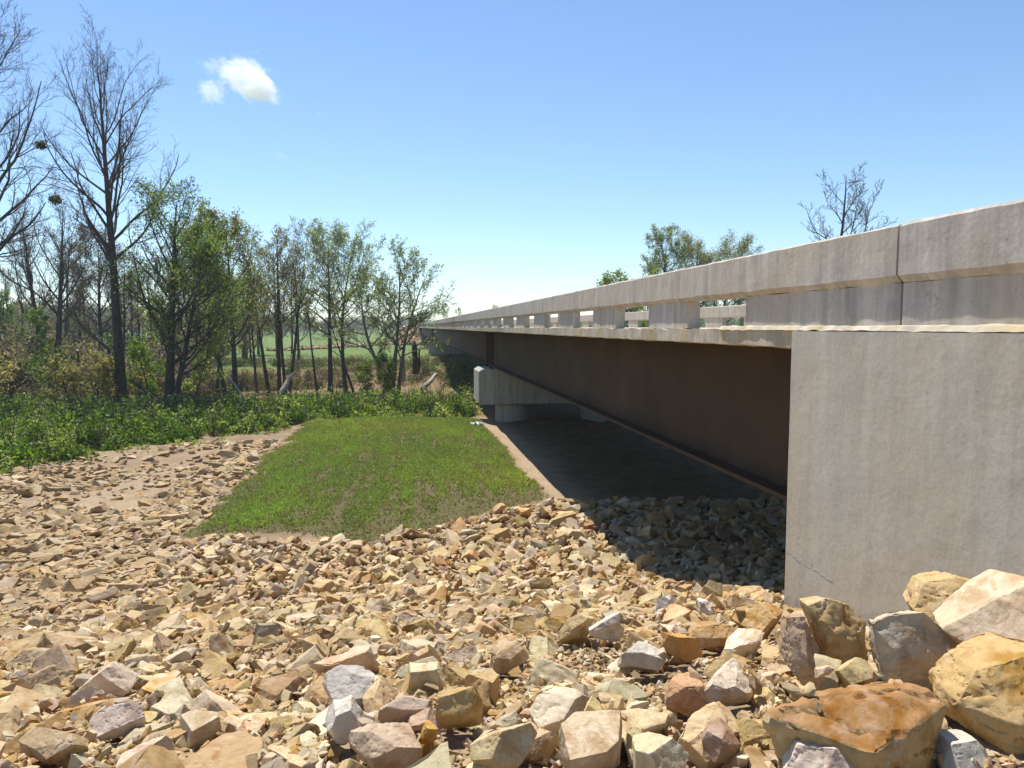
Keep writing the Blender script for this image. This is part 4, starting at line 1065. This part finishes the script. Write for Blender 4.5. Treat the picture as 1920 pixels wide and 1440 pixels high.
# ------------------------------------------------------------------ shrubs, brush, grass, far wood
rs = np.random.default_rng(123)
def leafmass(name, centers, rad, hgt, nleaf, size, cols, label, cat, mat=M_leaf, stems=0, sd=.28, up=.5, hollow=.45):
    n = len(centers); k = np.repeat(np.arange(n), nleaf)
    u_ = unit(rs.normal(0, 1, (len(k), 3))); u_[:, 2] = np.abs(u_[:, 2]); rr = (hollow + (1 - hollow) * rs.random((len(k), 1)) ** .6)
    C = centers[k] + u_ * rr * np.stack([rad[k], rad[k], hgt[k]], -1)
    cc = [np.array(GREENS[c]) for c in cols]; which = rs.integers(0, len(cols), n)
    v, q, c = leaf_quads(rs, C, size, [(1, 1, 1)], sd, up); size
    base = np.stack([cc[w_][rs.integers(0, len(cc[w_]))] for w_ in which]) * rs.uniform(.8, 1.2, (n, 1))
    c = c * np.repeat(base[k], 4, 0)
    V, Q, Cc, mi = [v], [q], [c], [np.zeros(len(q), int)]
    if stems:
        s_ = np.repeat(np.arange(n), stems); b0 = centers[s_] + np.stack([rs.normal(0, .3, len(s_)) * rad[s_], rs.normal(0, .3, len(s_)) * rad[s_], np.zeros(len(s_))], -1)
        e = b0 + np.stack([rs.normal(0, .5, len(s_)) * rad[s_], rs.normal(0, .5, len(s_)) * rad[s_], hgt[s_] * rs.uniform(.7, 1.2, len(s_))], -1)
        m_ = (b0 + e) / 2 + rs.normal(0, .1, b0.shape)
        tv, tq = tubes(np.stack([b0, m_, e], 1), np.tile(np.array([[.014, .011, .006]]), (len(s_), 1)), 3)
        V.append(tv); Q.append(tq + len(v)); Cc.append(np.full((len(tv), 3), .1)); mi.append(np.ones(len(tq), int))
    me = new_mesh(name, np.concatenate(V), [np.concatenate(Q)], [mat, M_twig], matidx=np.concatenate(mi), attrs={'col': np.concatenate(Cc)})
    return tag(link(name, me), label, cat, kind='stuff')
def pts_in(n, x0, x1, y0, y1, cond):
    x = rs.uniform(x0, x1, n); y = rs.uniform(y0, y1, n); k = cond(x, y); x, y = x[k], y[k]
    return np.stack([x, y, height(x, y) - .05], -1)
def shrub_edge(x): return np.interp(x, [-40, -22, -14.5, -13.2, -11, -7.5, -5.8, -3, 4.2, 5], [20, 24, 28.4, 33.6, 36.2, 38.6, 41.0, 42.6, 43.6, 47])
c = pts_in(2600, -34, 4.6, 24, 53, lambda x, y: (y > shrub_edge(x) + .4 * n2(x, y, .8, 2)) & (y < np.interp(x, [-34, -12, -4, 5], [46, 50, 51, 49])))
hh = np.interp(c[:, 0], [-30, -15, -8, 4], [1.5, 1.3, 1.3, 1.6]) * rs.uniform(.5, 1.35, len(c)) * np.interp(c[:, 1] - shrub_edge(c[:, 0]), [0, 2.0], [.45, 1])
leafmass('shrubbery', c, rs.uniform(.45, .8, len(c)), hh, 85, .105, ['mid', 'mid', 'pale', 'mid', 'dark', 'mid', 'pale'], 'dense band of knee to waist high bright green shrubs along the creek', 'shrubs', stems=5)
c = pts_in(260, -34, 4.6, 24, 52, lambda x, y: (y > shrub_edge(x) + .3))
leafmass('tall_weeds', c, rs.uniform(.15, .4, len(c)), rs.uniform(.9, 2.0, len(c)), 55, .075, ['pale', 'olive', 'brown', 'mid'], 'taller weeds and dry stalks poking above the green shrubs', 'weeds', stems=7)
c = pts_in(900, -26, 4, 24, 46, lambda x, y: (y > shrub_edge(x) - 2.4 + 1.6 * n2(x, y, .5, 2)) & (y < shrub_edge(x) + .8) & (rs.random(len(x)) < .55))
leafmass('weeds', c, rs.uniform(.15, .35, len(c)), rs.uniform(.12, .4, len(c)), 40, .07, ['mid', 'pale'], 'low green weeds at the edge of the stones', 'weeds')
c = pts_in(1500, -75, -6, 50, 82, lambda x, y: (y > 52 + 0 * x) & ((x < -17) | (y > 78)) & (n2(x, y, .12, 2) > -.35))
leafmass('brush', c, rs.uniform(.6, 1.2, len(c)), rs.uniform(.8, 2.1, len(c)), 70, .10, ['brown', 'brown', 'olive', 'dark', 'bud'], 'tangled brown and olive undergrowth under the bare trees', 'undergrowth', stems=10, hollow=.2)
c = pts_in(900, -40, 7, 78, 100, lambda x, y: n2(x, y, .25, 2) > -.2)
leafmass('bank_brush', c, rs.uniform(.5, 1.0, len(c)), rs.uniform(.5, 1.3, len(c)), 60, .11, ['brown', 'dark', 'olive', 'brown'], 'dark brush on the cut bank beyond the creek bed', 'undergrowth', stems=6, hollow=.2)
c = pts_in(500, 4.5, 40, 52, 90, lambda x, y: y > 54 + 0 * x)
leafmass('bank_greenery', c, rs.uniform(.6, 1.2, len(c)), rs.uniform(.8, 2.0, len(c)), 60, .13, ['mid', 'dark', 'olive'], 'shaded greenery beyond the pier under the bridge', 'undergrowth', stems=4)
# grass on the mound
n = 150000
x = rs.uniform(-7, 5, n); y = rs.uniform(16.5, 44, n)
gmv = grass_mask(x, y) + .9 * .5 * n2(x, y, 1.6, 4)
bare = n2(x * 2.6, y * .55, 1.0, 4) * .75 + n2(x, y, 3.5, 2) * .25 + .42 * np.exp(-((y - 20.6) / 1.6) ** 2) * sstep(-2, 1, x) + .5 * np.exp(-((y - near_edge(x) - .5) / .9) ** 2) - .05
for sx_, sw_ in ((1.35, .13), (.15, .10), (-1.6, .09), (2.6, .10)):
    bare = bare + .75 * np.exp(-((x - sx_ - .25 * np.sin(y * .35 + sx_)) / sw_) ** 2) * sstep(-.1, .25, n2(x * .2 + 9, y, .35, 2))
bare = bare + .6 * (1 - sstep(.45, .95, gmv))
k = (gmv > .45) & (rs.random(n) < np.clip(1.1 - 2.0 * np.clip(bare - .02, 0, 1), .16, 1)); x, y, bare = x[k], y[k], bare[k]
z = height(x, y); m = len(x)
tone = n2(x * 1.3, y * .6, .45, 3)
hb = rs.uniform(.035, .10, m) * (1 + .5 * tone); wdt = rs.uniform(.012, .026, m) * np.interp(y, [19, 42], [1, 1.6])
ang = rs.uniform(0, 2 * np.pi, m); lx, ly = np.cos(ang), np.sin(ang)
V = np.empty((m, 2, 3, 3))
for j in range(2):
    a2 = ang + j * 1.7 + .3; dx, dy = np.cos(a2), np.sin(a2); ox, oy = rs.normal(0, .03, m), rs.normal(0, .03, m)
    V[:, j, 0] = np.stack([x + ox - dx * wdt, y + oy - dy * wdt, z - .01], -1); V[:, j, 1] = np.stack([x + ox + dx * wdt, y + oy + dy * wdt, z - .01], -1)
    V[:, j, 2] = np.stack([x + ox + rs.normal(0, .05, m), y + oy + rs.normal(0, .05, m), z + hb * (1 - .2 * j)], -1)
gcol = (np.array([.235, .325, .072])[None] + np.array([.07, .03, .01])[None] * n2(x + 40, y, .3, 2)[:, None]) * (1 + .45 * tone)[:, None] * rs.uniform(.75, 1.25, (m, 1)); dry = rs.random(m) < np.clip(.14 + .8 * (bare + .05), .04, .75)
gcol[dry] = np.array([.25, .20, .09]) * rs.uniform(.7, 1.1, (dry.sum(), 1))
me = new_mesh('grass', V.reshape(-1, 3), [np.arange(m * 6).reshape(-1, 3)], [M_grass], attrs={'col': np.repeat(gcol, 6, 0)})
tag(link('grass', me), 'patchy short green grass on the graded mound', 'grass', kind='stuff')
# far wood: crowns of leaf clumps over thin stems, all round the horizon
def wood(name, spots, label, cols, hr, ncl, size):
    n = len(spots); k = np.repeat(np.arange(n), ncl); h = rs.uniform(*hr, n); r_ = h * rs.uniform(.28, .42, n)
    u_ = unit(rs.normal(0, 1, (len(k), 3))) * rs.random((len(k), 1)) ** .45
    C = spots[k] + np.stack([u_[:, 0] * r_[k], u_[:, 1] * r_[k], h[k] * .60 + u_[:, 2] * h[k] * .42], -1)
    v, q, c_ = leaf_quads(rs, C, size, [(1, 1, 1)], .3)
    base = np.array([GREENS[cols[i]][j] for i, j in zip(rs.integers(0, len(cols), n), rs.integers(0, 3, n))]) * rs.uniform(.75, 1.2, (n, 1))
    c_ = c_ * np.repeat(base[k], 4, 0)
    P = np.stack([spots, spots + np.stack([rs.normal(0, .3, n), rs.normal(0, .3, n), h * .5], -1), spots + np.stack([rs.normal(0, .6, n), rs.normal(0, .6, n), h * .9], -1)], 1)
    tv, tq = tubes(P, np.tile(np.array([[.22, .16, .05]]), (n, 1)), 4)
    me = new_mesh(name, np.concatenate([v, tv]), [np.concatenate([q, tq + len(v)])], [M_leaf, M_twig], matidx=np.concatenate([np.zeros(len(q), int), np.ones(len(tq), int)]), attrs={'col': np.concatenate([c_, np.full((len(tv), 3), .1)])})
    return tag(link(name, me), label, 'wood', kind='stuff')
nw = 900; th = rs.uniform(-.86, .75, nw); rd = np.interp(th, [-.86, -.45, -.2, .05, .75], [190, 270, 380, 620, 420]) * rs.uniform(.95, 1.35, nw)
sp = np.stack([np.sin(th) * rd, np.cos(th) * rd, np.zeros(nw)], -1); sp[:, 2] = height(sp[:, 0], sp[:, 1]) - .3
wood('far_wood', sp, 'far grey-green wood closing off the field along the horizon', ['bud', 'olive', 'dark', 'brown', 'mid', 'bud'], (9, 14.5), 190, .75)
nw = 340; th = rs.uniform(-.80, -.19, nw); rd = rs.uniform(62, 120, nw); kk = (th < -.27) | (rd > 105); th, rd = th[kk], rd[kk]; nw = len(th)
sp = np.stack([np.sin(th) * rd, np.cos(th) * rd, np.zeros(nw)], -1); sp[:, 2] = height(sp[:, 0], sp[:, 1]) - .3
wood('near_thicket', sp, 'low grey-brown thicket behind the bare trees', ['bud', 'brown', 'olive', 'dark', 'brown'], (2.6, 6.0), 330, .17)
nw = 130; sp = np.stack([rs.uniform(16, 30, nw), rs.uniform(4, 75, nw), np.zeros(nw)], -1); sp[:, 2] = height(sp[:, 0], sp[:, 1]) - .3
wood('side_thicket', sp, 'leafy thicket on the far side of the bridge, glimpsed beneath the girders', ['mid', 'dark', 'olive', 'dark'], (3.0, 5.2), 330, .2)
# a scrap of white plastic on the grass
p = at(893, 37.5); bm = bmesh.new(); bmesh.ops.create_grid(bm, x_segments=9, y_segments=7, size=.5)
for v_ in bm.verts: v_.co = Vector((v_.co.x * .62, v_.co.y * .4, .10 + .16 * mnoise.noise(v_.co * 4.2)))
geo = bmesh.ops.solidify(bm, geom=bm.faces[:], thickness=.006)
me = bpy.data.meshes.new('plastic_scrap'); bm.to_mesh(me); bm.free(); me.materials.append(M_paper)
tag(link('plastic_scrap', me, loc=(p[0], p[1], float(height(*p)))), 'small crumpled white plastic scrap lying on the grass near the pier', 'litter')

# ------------------------------------------------------------------ the clouds and the air
def cloud(name, px, py, dist, half, seed, dens, label, thr=.0, parent=None):
    rr = ray(px, py); p = rr / np.linalg.norm(rr) * dist
    bm = bmesh.new(); bmesh.ops.create_icosphere(bm, subdivisions=3, radius=1)
    me = bpy.data.meshes.new(name); bm.to_mesh(me); bm.free()
    m_ = bpy.data.materials.new(name); m_.use_nodes = True; t = m_.node_tree; t.nodes.clear()
    N = t.nodes.new; Lk = t.links.new
    out = N('ShaderNodeOutputMaterial'); vol = N('ShaderNodeVolumePrincipled'); Lk(vol.outputs[0], out.inputs['Volume'])
    vol.inputs['Color'].default_value = (.986, .993, 1.0, 1); vol.inputs['Anisotropy'].default_value = .2
    tc = N('ShaderNodeTexCoord')
    ln = N('ShaderNodeVectorMath'); ln.operation = 'LENGTH'; Lk(tc.outputs['Object'], ln.inputs[0])
    nz = N('ShaderNodeTexNoise'); nz.inputs['Scale'].default_value = 2.3; nz.inputs['Detail'].default_value = 7; nz.inputs['Roughness'].default_value = .70; nz.inputs['Distortion'].default_value = .9
    mp = N('ShaderNodeMapping'); mp.inputs['Location'].default_value = (seed * 3.1, seed * 1.7, seed * .9); Lk(tc.outputs['Object'], mp.inputs['Vector']); Lk(mp.outputs[0], nz.inputs['Vector'])
    fo = N('ShaderNodeMapRange'); fo.inputs[1].default_value = .15; fo.inputs[2].default_value = 1.0; fo.inputs[3].default_value = .17; fo.inputs[4].default_value = -.30; Lk(ln.outputs['Value'], fo.inputs[0])
    a = N('ShaderNodeMath'); a.operation = 'ADD'; Lk(nz.outputs['Fac'], a.inputs[0]); Lk(fo.outputs[0], a.inputs[1])
    d = N('ShaderNodeMapRange'); d.inputs[1].default_value = .50 + thr; d.inputs[2].default_value = .62 + thr; d.inputs[3].default_value = 0; d.inputs[4].default_value = dens; Lk(a.outputs[0], d.inputs[0])
    Lk(d.outputs[0], vol.inputs['Density'])
    me.materials.append(m_)
    o = link(name, me, loc=(p[0], p[1], p[2] + E)); o.scale = half; o.rotation_euler = (0, R(18), -YAW)
    if parent is not None: o.parent = parent; o.matrix_parent_inverse = parent.matrix_basis.inverted(); return o
    return tag(o, label, 'cloud', 'small white clouds')
rr = ray(447, 152); rr = rr / np.linalg.norm(rr) * 1500
big = tag(empty('cloud', (rr[0], rr[1], rr[2] + E)), 'single bright white puffy cloud, the only solid one in the sky', 'cloud', 'small white clouds')
cloud('puff', 462, 148, 1500, (112, 88, 66), 3, .040, None, parent=big)
cloud('puff', 398, 172, 1500, (56, 46, 50), 12, .022, None, parent=big)
cloud('puff', 395, 124, 1500, (46, 30, 30), 14, .012, None, parent=big)
cloud('puff', 488, 170, 1500, (70, 56, 48), 9, .036, None, parent=big)
cloud('cloud', 528, 292, 1500, (40, 25, 14), 5, .006, 'faint wisp of cloud below the bright puffy cloud')
cloud('cloud', 597, 214, 1500, (16, 12, 9), 7, .010, 'tiny faint speck of cloud beside the bright puffy cloud')

bm = bmesh.new(); bmesh.ops.create_cube(bm, size=1)
hx, hy0, hy1, z0, z1 = 900, -120, 980, -8.0, 36.0
for v_ in bm.verts: v_.co = Vector((v_.co.x * 2 * hx, (hy0 + hy1) / 2 + v_.co.y * (hy1 - hy0), (z0 + z1) / 2 + v_.co.z * (z1 - z0)))
me = bpy.data.meshes.new('haze'); bm.to_mesh(me); bm.free()
hm_ = bpy.data.materials.new('air'); hm_.use_nodes = True; t = hm_.node_tree; t.nodes.clear()
out = t.nodes.new('ShaderNodeOutputMaterial'); vol = t.nodes.new('ShaderNodeVolumePrincipled'); t.links.new(vol.outputs[0], out.inputs['Volume'])
vol.inputs['Color'].default_value = (.80, .88, 1, 1); vol.inputs['Density'].default_value = .00030; vol.inputs['Anisotropy'].default_value = .3
me.materials.append(hm_)
tag(link('haze', me), 'thin pale air haze over the far field', 'haze', kind='stuff')
